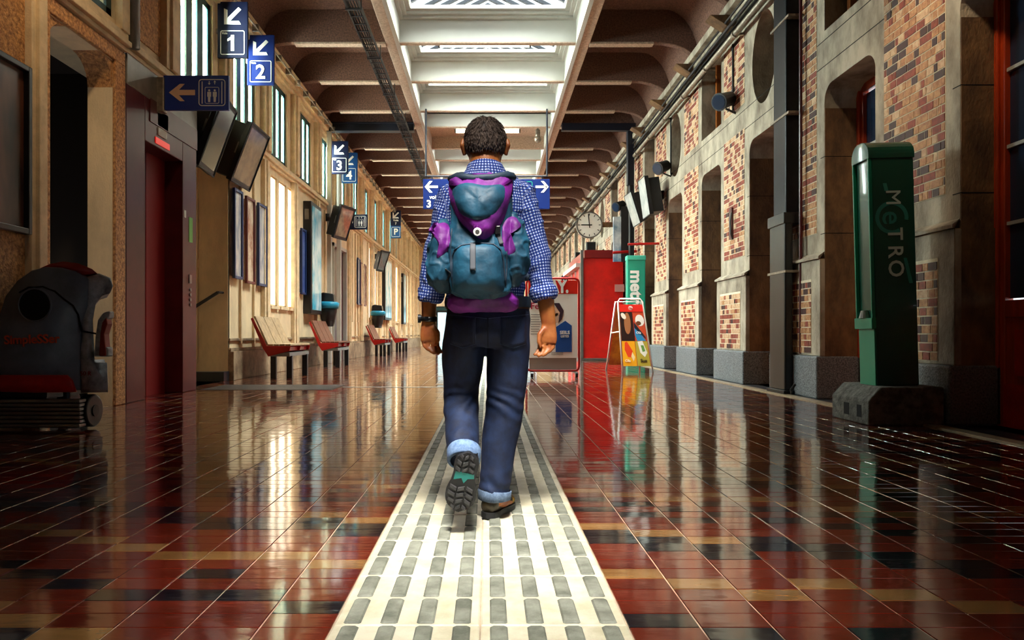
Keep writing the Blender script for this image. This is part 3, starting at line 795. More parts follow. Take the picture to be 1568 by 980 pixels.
def person_icon(mb, cx, cz, h, y, skirt=False):
    mb.cyl((cx, y, cz+.42*h), (cx, y-.004, cz+.42*h), .085*h, 10)
    if skirt: mb.prism([(cx-.09*h,cz+.3*h),(cx+.09*h,cz+.3*h),(cx+.17*h,cz-.12*h),(cx+.06*h,cz-.12*h),(cx+.06*h,cz-.5*h),(cx-.06*h,cz-.5*h),(cx-.06*h,cz-.12*h),(cx-.17*h,cz-.12*h)], 'y', y, y-.004)
    else: mb.prism([(cx-.15*h,cz+.3*h),(cx+.15*h,cz+.3*h),(cx+.15*h,cz-.08*h),(cx+.1*h,cz-.08*h),(cx+.08*h,cz-.5*h),(cx-.08*h,cz-.5*h),(cx-.1*h,cz-.08*h),(cx-.15*h,cz-.08*h)], 'y', y, y-.004)
GS = 'blue platform signs on the window wall'
def plat_sign(x0, y, z1, num, m, label, bracket=True, w=.50, h=.93):
    t = thing('platform_sign', label, 'sign', (x0, y, z1-h/2), GS)
    MB().box(x0, x0+w, y, y+.05, z1-h, z1).build('sign_panel', m, t, bevel=.006)
    a = MB(); chevron(a, x0+w*.5, z1-.24, .33, y-.001, 'dl'); a.build('arrow', M['sign_white'], t)
    a = MB(); frame_round(a, x0+.05, x0+w-.05, z1-h+.05, z1-h+.45, y-.001); a.build('border', M['sign_white'], t)
    text(num, .36, (x0+w*.5, y-.002, z1-h+.23), UP, M['sign_white'], t, 'numeral', bold=.022)
    if num == '1': q = MB(); zc = z1-h+.23; q.prism([(x0+w*.5-.005, zc+.13), (x0+w*.5-.005, zc+.08), (x0+w*.5-.085, zc+.04), (x0+w*.5-.085, zc+.08)], 'y', y-.001, y-.005); q.build('numeral', M['sign_white'], t)
    text('Voie', .05, (x0+.12, y-.002, z1-h+.405), UP, M['sign_white'], t, 'lettering', bold=.02)
    a = MB(); a.box(XL, x0+.01, y+.01, y+.04, z1-.52, z1-.44); a.build('bracket', M['galv'], t)
    return t
plat_sign(-4.47, 11.98, 6.30, '1', M['navy_sign'], 'dark navy platform 1 sign with down-left arrow, uppermost on the left')
plat_sign(-4.47, 13.46, 6.36, '2', M['blue_sign'], 'blue platform 2 sign with down-left arrow beside the first one')
plat_sign(-4.45, 20.5, 6.26, '3', M['navy_sign'], 'navy platform 3 sign with down-left arrow on the white post')
plat_sign(-4.45, 21.96, 6.30, '4', M['tealblue_sign'], 'lighter blue platform 4 sign half hidden behind the platform 3 sign')
def lift_sign(x0, y, z0, m, label, s=1.0, people='lift'):
    w, h = .83*s, .44*s
    t = thing('lift_sign', label, 'sign', (x0, y, z0+h/2))
    MB().box(x0, x0+w, y, y+.05, z0, z0+h).build('sign_panel', m, t, bevel=.006)
    a = MB(); a.prism([(x0+.24*s+p[0]*.33*s, z0+h/2+p[1]*.26*s) for p in arrow_poly('left')], 'y', y-.001, y-.005); a.build('arrow', mat('tan_sign_film', 'f2c8a8', .5) if s == 1 and y < 12 else M['sign_white'], t)
    a = MB(); frame_round(a, x0+.45*s, x0+.79*s, z0+.05*s, z0+h-.05*s, y-.001, .01, .04); frame_round(a, x0+.53*s, x0+.71*s, z0+.08*s, z0+.29*s, y-.001, .005, .02)
    a.box(x0+.49*s, x0+.50*s, y-.005, y, z0+.08*s, z0+h-.08*s); a.box(x0+.74*s, x0+.75*s, y-.005, y, z0+.08*s, z0+h-.08*s)
    a.build('border', M['sign_white'], t)
    a = MB(); person_icon(a, x0+.585*s, z0+.18*s, .16*s, y-.001); person_icon(a, x0+.655*s, z0+.18*s, .16*s, y-.001)
    for (cx, q) in ((x0+.585*s, -1), (x0+.655*s, 1)):
        cz = z0+.345*s; a.prism([(cx-.004, cz-.02*q*s), (cx+.004, cz-.02*q*s), (cx+.004, cz+.02*q*s), (cx-.004, cz+.02*q*s)], 'y', y-.001, y-.004)
        a.prism([(cx-.016*s, cz+.006*q*s), (cx+.016*s, cz+.006*q*s), (cx, cz+.028*q*s)], 'y', y-.001, y-.004)
    a.build('pictogram', M['sign_white'], t)
    return t
t = lift_sign(-4.12, 9.2, 3.65, mat('royal_blue_enamel', '163796', .4), 'blue lift sign with left arrow and two figures over the maroon lift')
a = MB(); a.box(-4.21, -4.10, 9.17, 9.28, 3.62, 4.06); a.build('bracket', M['galv'], t, bevel=.01)
t = lift_sign(-4.35, 21.2, 3.86, M['navy_sign'], 'small navy toilet and lift sign beside the far pair of monitors', 1.0)
t = thing('platform_sign', 'narrow navy sign with arrow, Voie 7 and a parking P, farthest on the window wall', 'sign', (-4.4, 33, 5.8))
MB().box(-4.42, -3.96, 33, 33.05, 5.16, 6.42).build('sign_panel', M['navy_sign'], t)
MB().box(-4.42, -3.96, 32.99, 33.0, 5.16, 5.72).build('sign_panel', M['tealblue_sign'], t)
a = MB(); chevron(a, -4.19, 6.2, .34, 32.99, 'dl'); a.build('arrow', M['sign_white'], t)
text('Voie', .13, (-4.19, 32.985, 5.97), UP, M['sign_white'], t, bold=.03); text('7', .13, (-4.19, 32.985, 5.82), UP, M['sign_white'], t, bold=.03)
text('P', .38, (-4.19, 32.985, 5.44), UP, M['sign_white'], t, bold=.03)
a = MB(); frame_round(a, -4.38, -4.0, 5.22, 5.66, 32.985, .015, .04); a.build('border', M['sign_white'], t)
# hanging overhead sign
t = thing('overhead_sign', 'wide dark blue direction sign hanging on rods behind the man with white arrows', 'sign', (0, 18.7, 4.4))
MB().box(-1.67, 1.60, 18.7, 18.78, 4.03, 4.80).build('sign_panel', M['blue_sign'], t, bevel=.006)
a = MB()
for x in (-1.60, 1.53): a.cyl((x, 18.74, 4.88), (x, 18.74, 6.62), .025, 8)
a.cyl((-1.62, 18.74, 4.88), (1.55, 18.74, 4.88), .025, 8)
for x in (-1.45, -.5, .5, 1.4): a.cyl((x, 18.74, 4.78), (x, 18.74, 4.9), .02, 8)
a.build('hanger_frame', M['navy'], t)
a = MB(); chevron(a, -1.46, 4.60, .34, 18.698, 'left'); a.build('arrow', M['sign_white'], t)
a = MB(); chevron(a, 1.40, 4.60, .34, 18.698, 'right'); a.build('arrow', M['sign_white'], t)
text('voies', .14, (-1.36, 18.69, 4.33), UP, M['sign_white'], t, bold=.02); text('3', .26, (-1.52, 18.69, 4.15), UP, M['sign_white'], t, bold=.03)
a = MB(); frame_round(a, .85, 1.15, 4.42, 4.74, 18.698, .015, .04); a.build('border', M['teal_sign'], t)
# small dome camera beside the second tube
t = thing('security_camera', 'small dome camera in the skylight well right of the tube', 'camera', (1.42, 20.6, 6.5))
a = MB(); a.cyl((1.42, 20.6, 6.35), (1.42, 20.6, 6.6), .07, 12); a.sphere((1.42, 20.58, 6.33), .1); a.build('housing', M['galv'], t, smooth=True)
MB().cyl((1.42, 20.6, 6.58), (1.42, 20.6, 6.95), .03, 8).build('arm', M['grey_metal'], t)

# ---------------------------------------------------------------- monitors
screen_dim = mat('monitor_glass_brown', '5b4a3c', .12, col2='8f7659', vscale=3, spec=.7)
screen_dk = mat('monitor_glass_slate', '3a3f4a', .1, spec=.8)
def monitor(corners, depth, label, group, arm, scr, ins=.07, name='departure_monitor'):
    tl, tr, br_, bl = [Vector(c) for c in corners]      # seen from the front
    u = (tr-tl).normalized(); v = (tl-bl).normalized(); n = u.cross(v).normalized()     # towards the viewer of the screen
    c = (tl+br_)/2
    t = thing(name, label, 'monitor', c, group)
    def q(mb, e0, d0, d1, d_top=None):
        o = [tl+(u-v)*e0, tr+(-u-v)*e0, br_+(-u+v)*e0, bl+(u+v)*e0]
        mb.add([p+n*d0 for p in o]+[p+n*d1 for p in o], [(0,1,2,3),(4,5,6,7),(0,1,5,4),(1,2,6,5),(2,3,7,6),(3,0,4,7)])
    a = MB(); q(a, 0, 0, -depth*.25); q(a, .05, -depth*.2, -depth); hs = a.build('housing', M['blackm'], t, bevel=.012)
    a = MB(); q(a, ins, 0, .006); a.build('screen', scr, hs)
    o = [tl, tr, br_, bl]; a = MB()
    for i in range(4):
        p0, p1 = o[i], o[(i+1) % 4]; a.cyl(p0+n*.005, p1+n*.005, .016 if ins > .05 else .008, 6)
    a.build('bezel', M['steel'], hs)
    a = MB(); a.cyl(c-n*depth, arm, .04, 8); a.cyl(Vector(arm)+Vector((0, 0, -.1)), Vector(arm)+Vector((0, 0, .1)), .06, 8); a.build('bracket', M['blackm'], t)
    MB().add([(c-n*depth*.5+v*.0-u*((tr-tl).length/2-.04)+w*x+(-u)*.0+v*y) for (w, x, y) in ((n, .05, -.06), (n, .12, -.06), (n, .12, .14), (n, .05, .14))], [(0,1,2,3)]).build('label_plate', M['grey_metal'], t)
    return t
GM = 'tilted departure monitors on the window wall'
monitor([(-4.0,12.29,4.4),(-4.0+.0,13.27,4.4),(-4.37,13.27,3.42),(-4.37,12.29,3.42)], .34, 'large tilted monitor with two-tone screen on the window wall, right of the pair', GM, (-4.49, 12.6, 4.1), screen_dim)
monitor([(-3.92,10.75,4.36),(-4.02,11.6,4.36),(-4.36,11.5,3.30),(-4.26,10.65,3.30)], .36, 'tilted black monitor seen from the side beside the maroon lift, left one of the pair', GM, (-4.49, 11.2, 4.2), screen_dk)
monitor([(-3.84,19.0,4.2),(-3.6,19.74,4.2),(-3.86,19.74,3.34),(-4.06,19.0,3.34)], .26, 'brown-faced tilted monitor over the maroon door', GM, (-4.4, 19.9, 4.0), screen_dim)
monitor([(-4.2,28.6,4.1),(-3.95,29.2,4.1),(-4.2,29.2,3.3),(-4.4,28.6,3.3)], .2, 'small far monitor on the window wall between two black light boxes', GM, (-4.49, 29, 3.9), screen_dk)
scr_lit = mat('pale_glare_screen', 'b9b9b3', .4, col2='8b9090', vscale=4)  # pale glare on these screens put into their base colour
GR = 'departure monitors on the brick wall'
monitor([(3.585,17.3,4.44),(3.59,16.6,4.43),(3.72,16.6,3.55),(3.71,17.3,3.54)], .34, 'white-faced monitor in a black box on the brick wall, nearest of the pair', GR, (4.15, 17.2, 4.1), scr_lit, .015)
monitor([(3.65,19.4,4.48),(3.67,18.6,4.46),(3.92,18.6,3.66),(3.90,19.4,3.66)], .22, 'white-faced monitor in a black box beside the clock side of the pair', GR, (4.15, 19.2, 4.1), scr_lit, .015)
# light box hanging on the right wall behind
t = thing('poster_light_box', 'tall black light box with blue and white poster above the green far totem', 'light box', (3.9, 21.3, 3.6))
MB().box(3.86, 4.14, 21.0, 21.2, 2.9, 4.5).build('housing', M['blackm'], t)
MB().box(3.64, 3.86, 21.0, 21.1, 2.9, 4.2).build('poster', mat('pale_blue_poster', 'd9e2e6', .3, col2='4f7c9c', vscale=2), t)
# floodlights on the right wall
def flood(x, y, z, label, s=1.0):
    t = thing('floodlight', label, 'floodlight', (x, y, z), 'black floodlights on the brick wall')
    d = Vector((-.75, -.55, -.35)).normalized(); c = Vector((x, y, z))
    a = MB(); a.cyl(c-d*.16*s, c+d*.14*s, .12*s, 16, .135*s); a.cyl(c+d*.14*s, c+d*.17*s, .15*s, 16); hs = a.build('housing', M['blackm'], t, smooth=False, bevel=.006)
    MB().cyl(c+d*.165*s, c+d*.18*s, .12*s, 16).build('lens', M['darkglass'], hs)
    a = MB(); a.tube([c+Vector((.02, 0, -.14*s)), c+Vector((.2*s, .05, -.2*s)), (XU+.0, y+.1, z-.12*s)], .02, 8)
    a.tube([(XU-.03, y+.1, z-.14), (XU-.03, y+.1, z+.3), (XU-.03, y+.1, 5.7)], .018, 8)
    a.build('bracket', M['blackm'], t)
flood(3.97, 12.15, 4.72, 'black floodlight on the brick wall between two oval openings, largest')
flood(3.92, 16.3, 4.56, 'black floodlight right above the nearest white-faced monitor')
flood(3.85, 21.2, 4.55, 'small black floodlight between the clock and the monitors')
flood(4.0, 7.2, 4.55, 'curved black bracket lamp high over the green totem', .8)
# intercom handle box on brick pier
t = thing('wall_bracket', 'small dark iron shutter bracket fixed on a brick panel', 'bracket', (XU, 12.3, 2.7))
MB().box(XU-.04, XU-.01, 12.28, 12.42, 2.42, 2.95).build('plate', M['maroon'], t)
MB().tube([(XU-.06, 12.22, 2.85), (XU-.09, 12.2, 2.7), (XU-.08, 12.2, 2.5), (XU-.04, 12.22, 2.4)], .015, 6).build('handle', M['blackm'], t)
# red arms
a = MB(); a.tube([(3.40, 17.6, 2.98), (4.16, 17.6, 3.0)], .03, 8); tag(a.build('pennant_arm', M['red']), 'red bar sticking out of the wall above the green far totem', 'bar')
a = MB(); a.tube([(3.5, 20.3, 3.08), (4.16, 20.3, 3.12)], .04, 8); tag(a.build('pennant_arm', M['red']), 'red and orange bar beside the top of the red booth', 'bar')

# ---------------------------------------------------------------- clock
t = thing('station_clock', 'round white station clock showing nine on a bracket from the right wall', 'clock', (3.36, 24, 4.4))
cx, cy, cz, r = 3.36, 24.0, 4.41, .43
MB().cyl((cx, cy, cz), (cx, cy+.16, cz), r, 40).build('case', M['grey_metal'], t, bevel=.01)
dial = MB().cyl((cx, cy-.004, cz), (cx, cy, cz), r*.93, 40).build('dial', mat('clock_dial', 'f0f1e8', .4), t)
a = MB()
for i in range(40):
    a0, a1 = 2*PI*i/40, 2*PI*(i+1)/40
    a.add([(cx+r*.92*math.cos(a0), cy-.02, cz+r*.92*math.sin(a0)), (cx+r*1.02*math.cos(a0), cy-.02, cz+r*1.02*math.sin(a0)), (cx+r*1.02*math.cos(a1), cy-.02, cz+r*1.02*math.sin(a1)), (cx+r*.92*math.cos(a1), cy-.02, cz+r*.92*math.sin(a1)),
           (cx+r*1.02*math.cos(a0), cy+.02, cz+r*1.02*math.sin(a0)), (cx+r*1.02*math.cos(a1), cy+.02, cz+r*1.02*math.sin(a1))], [(0,1,2,3),(1,4,5,2)])
a.build('rim', M['grey_metal'], t)
def hand(mb, ang, l0, l1, wd, y):
    c, s = math.cos(ang), math.sin(ang); n = (-s, c)
    mb.prism([(cx+c*l0+n[0]*wd, cz+s*l0+n[1]*wd), (cx+c*l1+n[0]*wd, cz+s*l1+n[1]*wd), (cx+c*l1-n[0]*wd, cz+s*l1-n[1]*wd), (cx+c*l0-n[0]*wd, cz+s*l0-n[1]*wd)], 'y', y, y-.005)
for i in range(12):
    a = MB(); hand(a, 2*PI*i/12, r*.72, r*.88, .012, cy-.005); a.build('hour_mark', M['black'], dial)
a = MB(); hand(a, PI, -.09, .27, .018, cy-.012); a.build('hour_hand', M['black'], t)
a = MB(); hand(a, PI*.5+.1, -.1, .37, .014, cy-.018); a.build('minute_hand', M['black'], t)
MB().box(cx+r-.02, 4.17, cy+.04, cy+.12, cz-.06, cz+.1).build('bracket', M['stone_brown'], t)

# ---------------------------------------------------------------- downpipe
t = thing('downpipe', 'wide black square downpipe standing against the brick wall from floor to ceiling', 'downpipe', (4.0, 9.85, 0))
MB().box(3.97, 4.165, 9.66, 10.08, 2.38, 5.6).build('upper_pipe', M['steel'], t, bevel=.015)
MB().box(3.93, 4.045, 9.60, 10.12, .05, 2.35).build('lower_pipe', M['black'], t, bevel=.02)
a = MB(); a.box(3.91, 4.17, 9.58, 10.14, 2.27, 2.42); a.build('collar', M['black'], t, bevel=.01)
for z in (1.62, 3.72, 5.0): MB().box(3.92 if z < 2 else 3.96, 4.17, 9.55, 10.16, z, z+.03).build('strap', M['galv'], t)
a = MB(); a.box(3.90, 4.045, 9.55, 10.15, .012, .06); a.tube([(3.98, 9.5, .03), (3.94, 9.42, .08), (3.97, 9.36, .16)], .02, 6); a.build('foot', M['steel'], t, bevel=.01)
a = MB(); a.cyl((4.1, 9.5, .55), (4.1, 9.5, 6.1), .022, 8); tag(a.build('conduit', M['maroon']), 'thin brown vertical conduit just beside the black downpipe', 'conduit')

# ---------------------------------------------------------------- near totem
base = MB(); x0, x1, y0, y1 = 3.35, 4.02, 6.38, 7.06
base.prism([(x0, 0), (x0, .22), (x0+.11, .34), (x1, .34), (x1, 0)], 'y', y0, y1)
cb = base.build('concrete_base', M['concrete'], bevel=.015)
tag(cb, 'chamfered grey concrete block under the dark green totem', 'base')
a = MB(); 
for (ya, yb) in ((6.50, 6.58), (6.72, 6.82)): a.box(x0-.002, x0+.06, ya, yb, .06, .17)
a.build('slot', M['dark'], cb)
t = thing('station_totem', 'tall dark green totem with rounded top and METRO running down, on concrete', 'totem', (3.72, 6.65, .34))
t.rotation_euler = (0, -.027, 0)
def tl_(o):
    return o
zz = .34; X0, X1, Y0_, Y1_ = 3.49, 3.90, 6.55, 6.84
prof = [(Y0_, zz), (Y0_, 2.44)]+[(Y0_+.12*(1-math.cos(PI/2*i/6)), 2.44+.12*math.sin(PI/2*i/6)) for i in range(1, 7)]+[(Y1_-.12+.12*math.sin(PI/2*i/6), 2.44+.12*math.cos(PI/2*i/6)) for i in range(7)]+[(Y1_, 2.44), (Y1_, zz)]
def totem_part(mb, name, m, **k):
    mb.v = [(v[0]-3.72, v[1]-6.65, v[2]-.34) for v in mb.v]
    o = mb.build(name, m, None, **k); o.parent = t; return o
a = MB(); a.prism(prof, 'x', X0+.03, X1); totem_part(a, 'body', M['green'], bevel=.008)
a = MB(); a.box(X0, X0+.031, Y0_, Y0_+.02, .95, 2.44); a.box(X0, X0+.031, Y1_-.02, Y1_, .95, 2.44); a.box(X0-.01, X0+.03, Y0_-.01, Y1_+.01, .86, .96)
for i in range(6):
    pass
totem_part(a, 'side_frame', M['green_lt'], bevel=.004)
a = MB(); a.prism([(Y0_-.008, 2.40)]+[(Y0_-.008+.13*(1-math.cos(PI/2*i/6)), 2.44+.128*math.sin(PI/2*i/6)) for i in range(7)]+[(Y1_+.008-.13+.13*math.sin(PI/2*i/6), 2.44+.128*math.cos(PI/2*i/6)) for i in range(7)]+[(Y1_+.008, 2.40)], 'x', X0-.0, X1+.008)
totem_part(a, 'cap', M['green'], bevel=.004)
a = MB(); a.box(X0+.02, X0+.032, Y0_+.01, Y1_-.01, .34, .87); totem_part(a, 'side_panel', M['green_lt'])
a = MB(); a.cyl((X0+.01, 6.7, .96), (X0+.01, 6.7, 1.03), .05, 14, .03); totem_part(a, 'lamp_shell', M['offwhite'])
mt = mat('pale_mint_lettering', 'e0f7ee', .5); md = mat('mid_green_mark', '3aa090', .4)
def tt(s, size, x, z, m, y, bold=.012):
    o = text(s, size, (x-3.72, y-6.65, z-.34), (PI/2, PI/2, 0), m, None, 'lettering', ext=.002, bold=bold); o.parent = t
xm = 3.70
yT = Y0_-.003
def zt(py): return PZ(py, yT)
tt('M', .19, xm, zt(302), mt, yT-.001, 0); tt('T', .19, xm+.01, zt(358), mt, yT); tt('R', .19, xm+.01, zt(385), mt, yT); tt('O', .195, xm+.01, zt(411), mt, yT)
tt('e', .27, xm-.01, zt(333), md, yT+.001, .008)
a = MB()
cxx, czz = xm-.01, zt(333)
for i in range(36):
    a0, a1 = 2*PI*i/36, 2*PI*(i+1)/36
    if -.9 < math.sin(a0) < -.2 and math.cos(a0) > .2: continue
    a.add([(cxx+.115*math.cos(a0), yT-.0005, czz+.115*math.sin(a0)), (cxx+.15*math.cos(a0), yT-.0005, czz+.15*math.sin(a0)), (cxx+.15*math.cos(a1), yT-.0005, czz+.15*math.sin(a1)), (cxx+.115*math.cos(a1), yT-.0005, czz+.115*math.sin(a1))], [(0,1,2,3)])
totem_part(a, 'logo_ring', md, fixn=False)
a = MB(); a.add([(xm-.085, yT-.0004, zt(280)), (xm-.05, yT-.0004, zt(280)), (xm-.035, yT-.0004, zt(292)), (xm-.07, yT-.0004, zt(292))], [(0,1,2,3)])
totem_part(a, 'logo_bar', md, fixn=False)
a = MB(); a.add([(xm+.085, yT-.0004, zt(395)), (xm+.115, yT-.0004, zt(395)), (xm+.165, yT-.0004, zt(434)), (xm+.13, yT-.0004, zt(434))], [(0,1,2,3)])
totem_part(a, 'logo_bar', md, fixn=False)
# far totem
t = thing('station_totem', 'bright green far totem with white metro lettering beside the red booth', 'totem', (3.87, 18.8, 0))
MB().box(3.62, 4.09, 18.8, 19.05, 0, 2.83).build('body', M['teal_sign'], t, bevel=.02)
MB().box(3.61, 4.10, 18.78, 19.07, 2.72, 2.84).build('cap', mat('light_teal_cap', '49bda0', .35), t, bevel=.015)
text('metro', .44, (3.84, 18.795, 1.90), (PI/2, PI/2, 0), M['sign_white'], t, bold=.035)

# ---------------------------------------------------------------- red booth
t = thing('red_booth', 'large plain red booth with grey edge posts against the right wall', 'booth', (3.4, 22, 0))
MB().box(2.88, 4.1, 21.95, 26.0, .06, 3.10).build('panel', mat('red_booth_panel', 'e01a10', .4, var=.35, vscale=1.6), t, bevel=.01)
MB().box(2.92, 4.1, 21.9, 26.0, 3.10, 3.34).build('fascia', mat('dark_red_fascia', '7d100e', .4), t, bevel=.01)
a = MB(); a.box(2.80, 2.885, 21.88, 22.0, 0, 3.34); a.box(2.80, 4.1, 21.93, 26, 0, .07); a.build('edge_post', M['grey_metal'], t, bevel=.008)
MB().box(3.84, 4.12, 21.90, 21.95, 2.08, 2.30).build('sign_plate', mat('pink_plate', 'c88a80', .4), t)
a = MB()
for y in (22.6, 23.6, 24.6): a.box(2.84, 2.89, y, y+.06, .07, 2.9)
a.box(2.7, 2.9, 22.2, 26, 2.86, 2.98); a.build('glazing_post', M['offwhite'], t)
t2 = thing('shop_sign', 'small navy square sign beyond the grey edge of the red booth', 'sign', (2.98, 28.5, 3))
MB().box(2.9, 3.25, 28.5, 28.55, 2.8, 3.1).build('sign_panel', M['navy_sign'], t2); text('OK', .16, (3.07, 28.49, 2.93), UP, M['sign_white'], t2) if False else None
a = MB(); a.tube([(2.98, 28.49, 2.9), (3.02, 28.49, 3.0), (3.08, 28.49, 2.9), (3.12, 28.49, 3.0), (3.18, 28.49, 2.9)], .012, 6); a.build('pictogram', M['sign_white'], t2)
MB().box(3.2, 4.1, 28.52, 28.54, 2.95, 3.0).build('bracket', M['steel'], t2)
for i, y in enumerate((27.5, 31.0)):
    t3 = thing('loudspeaker', ('black box loudspeaker under the right pipe run behind the clock', 'smaller black box loudspeaker farthest along the right wall')[i], 'loudspeaker', (3.9, y, 3.9), 'far loudspeakers')
    MB().box(3.75, 4.1, y, y+.3, 3.7, 4.3).build('box', M['blackm'], t3, bevel=.02); MB().box(3.77, 4.08, y-.01, y, 3.75, 4.25).build('grille', M['steel'], t3)

# ---------------------------------------------------------------- large advertising stand (red tube frame)
Yb = 13.5
t = thing('advertising_stand', 'wheeled poster stand in a red tube frame to the right of the man', 'stand', (1.2, Yb, 0))
x0, x1 = .72, 1.70
def rrect(x0, x1, z0, z1, y, r=.09, n=5):
    pts = []
    for (cx_, cz_, a0) in ((x1-r, z1-r, 0), (x0+r, z1-r, 90), (x0+r, z0+r, 180), (x1-r, z0+r, 270)):
        for i in range(n+1):
            a_ = math.radians(a0+90*i/n); pts.append((cx_+r*math.cos(a_), y, cz_+r*math.sin(a_)))
    return pts+[pts[0]]
MB().tube(rrect(x0, x1, .12, 1.84, Yb), .022, 8, side=(0, 1, 0), cap=False).build('tube_frame', M['red'], t, smooth=True)
MB().box(x0+.03, x1-.03, Yb-.02, Yb+.03, .36, 1.55).build('poster_panel', mat('white_poster', 'fbf8f0', .5), t)
MB().box(x0+.03, x1-.03, Yb-.022, Yb+.03, 1.55, 1.80).build('header', mat('red_header', 'e02a1c', .35), t)
MB().box(x0+.05, x1-.05, Yb-.01, Yb+.02, .14, .36).build('lower_panel', mat('translucent_skirt', 'a39a90', .3), t)
text('AY.', .30, (1.33, Yb-.03, 1.67), UP, M['sign_white'], t, bold=.05, sx=.75)
text('Fer', .17, (.905, Yb-.03, 1.32), UP, mat('crimson_ink', 'b02342', .4), t, bold=.02)
bl = mat('royal_blue_ink', '1c4f9c', .4)
MB().prism([(1.26,.47),(1.56,.47),(1.56,.96),(1.44,1.05),(1.26,.93)], 'y', Yb-.022, Yb-.026).build('blue_block', bl, t)
text('SEILS', .085, (1.43, Yb-.03, .83), UP, M['sign_white'], t, bold=.03); text('LISTES', .055, (1.43, Yb-.03, .76), UP, M['sign_white'], t, bold=.03)
a = MB(); a.prism([(1.22,1.38),(1.33,1.38),(1.41,1.24),(1.38,1.08),(1.31,1.0),(1.34,1.2)], 'y', Yb-.022, Yb-.026); a.build('hair_print', mat('dark_ink', '3b2230', .5), t)
a = MB(); a.cyl((1.26, Yb-.022, 1.22), (1.26, Yb-.0245, 1.22), .085, 16); a.prism([(1.16,.96),(1.32,1.02),(1.30,1.2),(1.2,1.16)], 'y', Yb-.022, Yb-.0245); a.build('face_print', mat('skin_ink', 'e0b496', .5), t)
a = MB()
for i in range(9): a.box(.80, .80+R.uniform(.14, .22), Yb-.024, Yb-.022, 1.16-i*.045, 1.172-i*.045)
for i in range(3): a.box(1.18, 1.4, Yb-.024, Yb-.022, .46-i*.02, .468-i*.02)
a.build('small_print', mat('grey_ink', '8c8884', .5), t)['kind'] = 'stuff'
a = MB()
for x in (x0+.09, x1-.07): a.box(x-.02, x+.02, Yb-.2, Yb+.2, .07, .11)
a.build('foot', M['black'], t)
for x in (x0+.09, x1-.07):
    MB().cyl((x-.025, Yb-.18, .055), (x+.025, Yb-.18, .055), .055, 14).build('wheel', M['black'], t)
a = MB(); a.cyl((1.385, Yb-.03, 1.60), (1.385, Yb-.022, 1.60), .03, 12); a.build('fixing', M['grey_metal'], t)

# ---------------------------------------------------------------- ice-cream A board
t = thing('ice_cream_board', 'white framed ice cream A-board leaning open before the red booth', 'sign', (3.05, 15.6, 0))
def abp(u, v, off=0):   # front face: u 0..1 across, v 0..1 up
    # front foot line 3.01..3.49 at y=15.2 ; apex at y=15.55
    lo = Vector((2.84+.64*u, 15.28, .0)); hi = Vector((2.80+.52*u, 15.62, 1.56))
    p = lo.lerp(hi, v); return p+Vector((0, -off, off*.2))
def quad(mb, u0, u1, v0, v1, off): mb.add([abp(u0, v0, off), abp(u1, v0, off), abp(u1, v1, off), abp(u0, v1, off)], [(0,1,2,3)])
wm = M['sign_white']
fr = MB(); fr.tube([abp(0, 0), abp(0, .96), abp(.08, 1), abp(.92, 1), abp(1, .96), abp(1, 0)], .018, 8, side=(0, 1, .2)); fr.build('front_frame', wm, t, smooth=True)
bk_ = [Vector((2.62, 16.05, 0)), Vector((2.76, 15.68, 1.5)), Vector((3.3, 15.68, 1.5)), Vector((3.36, 16.05, 0))]
MB().tube(bk_, .018, 8, side=(0, 1, .2)).build('rear_frame', wm, t, smooth=True)
a = MB(); a.cyl(bk_[0].lerp(bk_[1], .55), abp(0, .55), .012, 6); a.cyl(bk_[3].lerp(bk_[2], .55), abp(1, .55), .012, 6); a.build('stay', wm, t)
def solid(name, u0, u1, v0, v1, col, off0=0.0, off1=.012, lbl=None):
    a = MB(); c0 = [abp(u0,v0,off0), abp(u1,v0,off0), abp(u1,v1,off0), abp(u0,v1,off0)]; c1 = [abp(u0,v0,off1), abp(u1,v0,off1), abp(u1,v1,off1), abp(u0,v1,off1)]
    a.add(c0+c1, [(0,1,2,3),(4,5,6,7),(0,1,5,4),(1,2,6,5),(2,3,7,6),(3,0,4,7)]); return a.build(name, mat('print_'+col, col, .35), t)
solid('back_sheet', .04, .97, .08, .92, 'b3341d', 0, .01)
solid('red_header', .04, .97, .82, .92, 'e6281c', .01, .014)
solid('print_panel', .04, .52, .42, .82, '2a1512', .01, .013)
solid('print_panel', .54, .95, .42, .80, 'c94a2a', .01, .013)
solid('print_panel', .04, .50, .08, .415, 'f2a81a', .01, .013)
solid('print_panel', .52, .95, .08, .415, 'b9a53c', .01, .013)
def blob(pts, col, off):
    a = MB(); a.add([abp(u, v, off) for u, v in pts], [tuple(range(len(pts)))]); a.build('print_shape', mat('ink_'+col, col, .4), t, fixn=False)
def ell(cu, cv, ru, rv, ang=0, n=14): return [(cu+ru*math.cos(2*PI*i/n)*math.cos(ang)-rv*math.sin(2*PI*i/n)*math.sin(ang)*.5, cv+ru*math.cos(2*PI*i/n)*math.sin(ang)*2*.5+rv*math.sin(2*PI*i/n)*math.cos(ang)) for i in range(n)]
blob(ell(.30, .66, .13, .15, .25), 'a5673f', .015); blob(ell(.17, .76, .10, .04, -.2), 'efe3d2', .016)
blob(ell(.78, .70, .17, .08), 'efe6de', .016); blob(ell(.72, .66, .10, .03), '6b3a22', .017)
blob([(.54,.62),(.60,.60),(.90,.43),(.92,.42),(.60,.42),(.54,.5)], '2b86ba', .016)
blob([(.54,.68),(.92,.47),(.92,.44),(.54,.60)], '15202e', .018)
blob([(.14,.40),(.22,.41),(.40,.28),(.34,.20),(.22,.20),(.12,.30)], 'e4421a', .015); blob([(.38,.27),(.46,.20),(.40,.14),(.33,.21)], 'f4d9a0', .016)
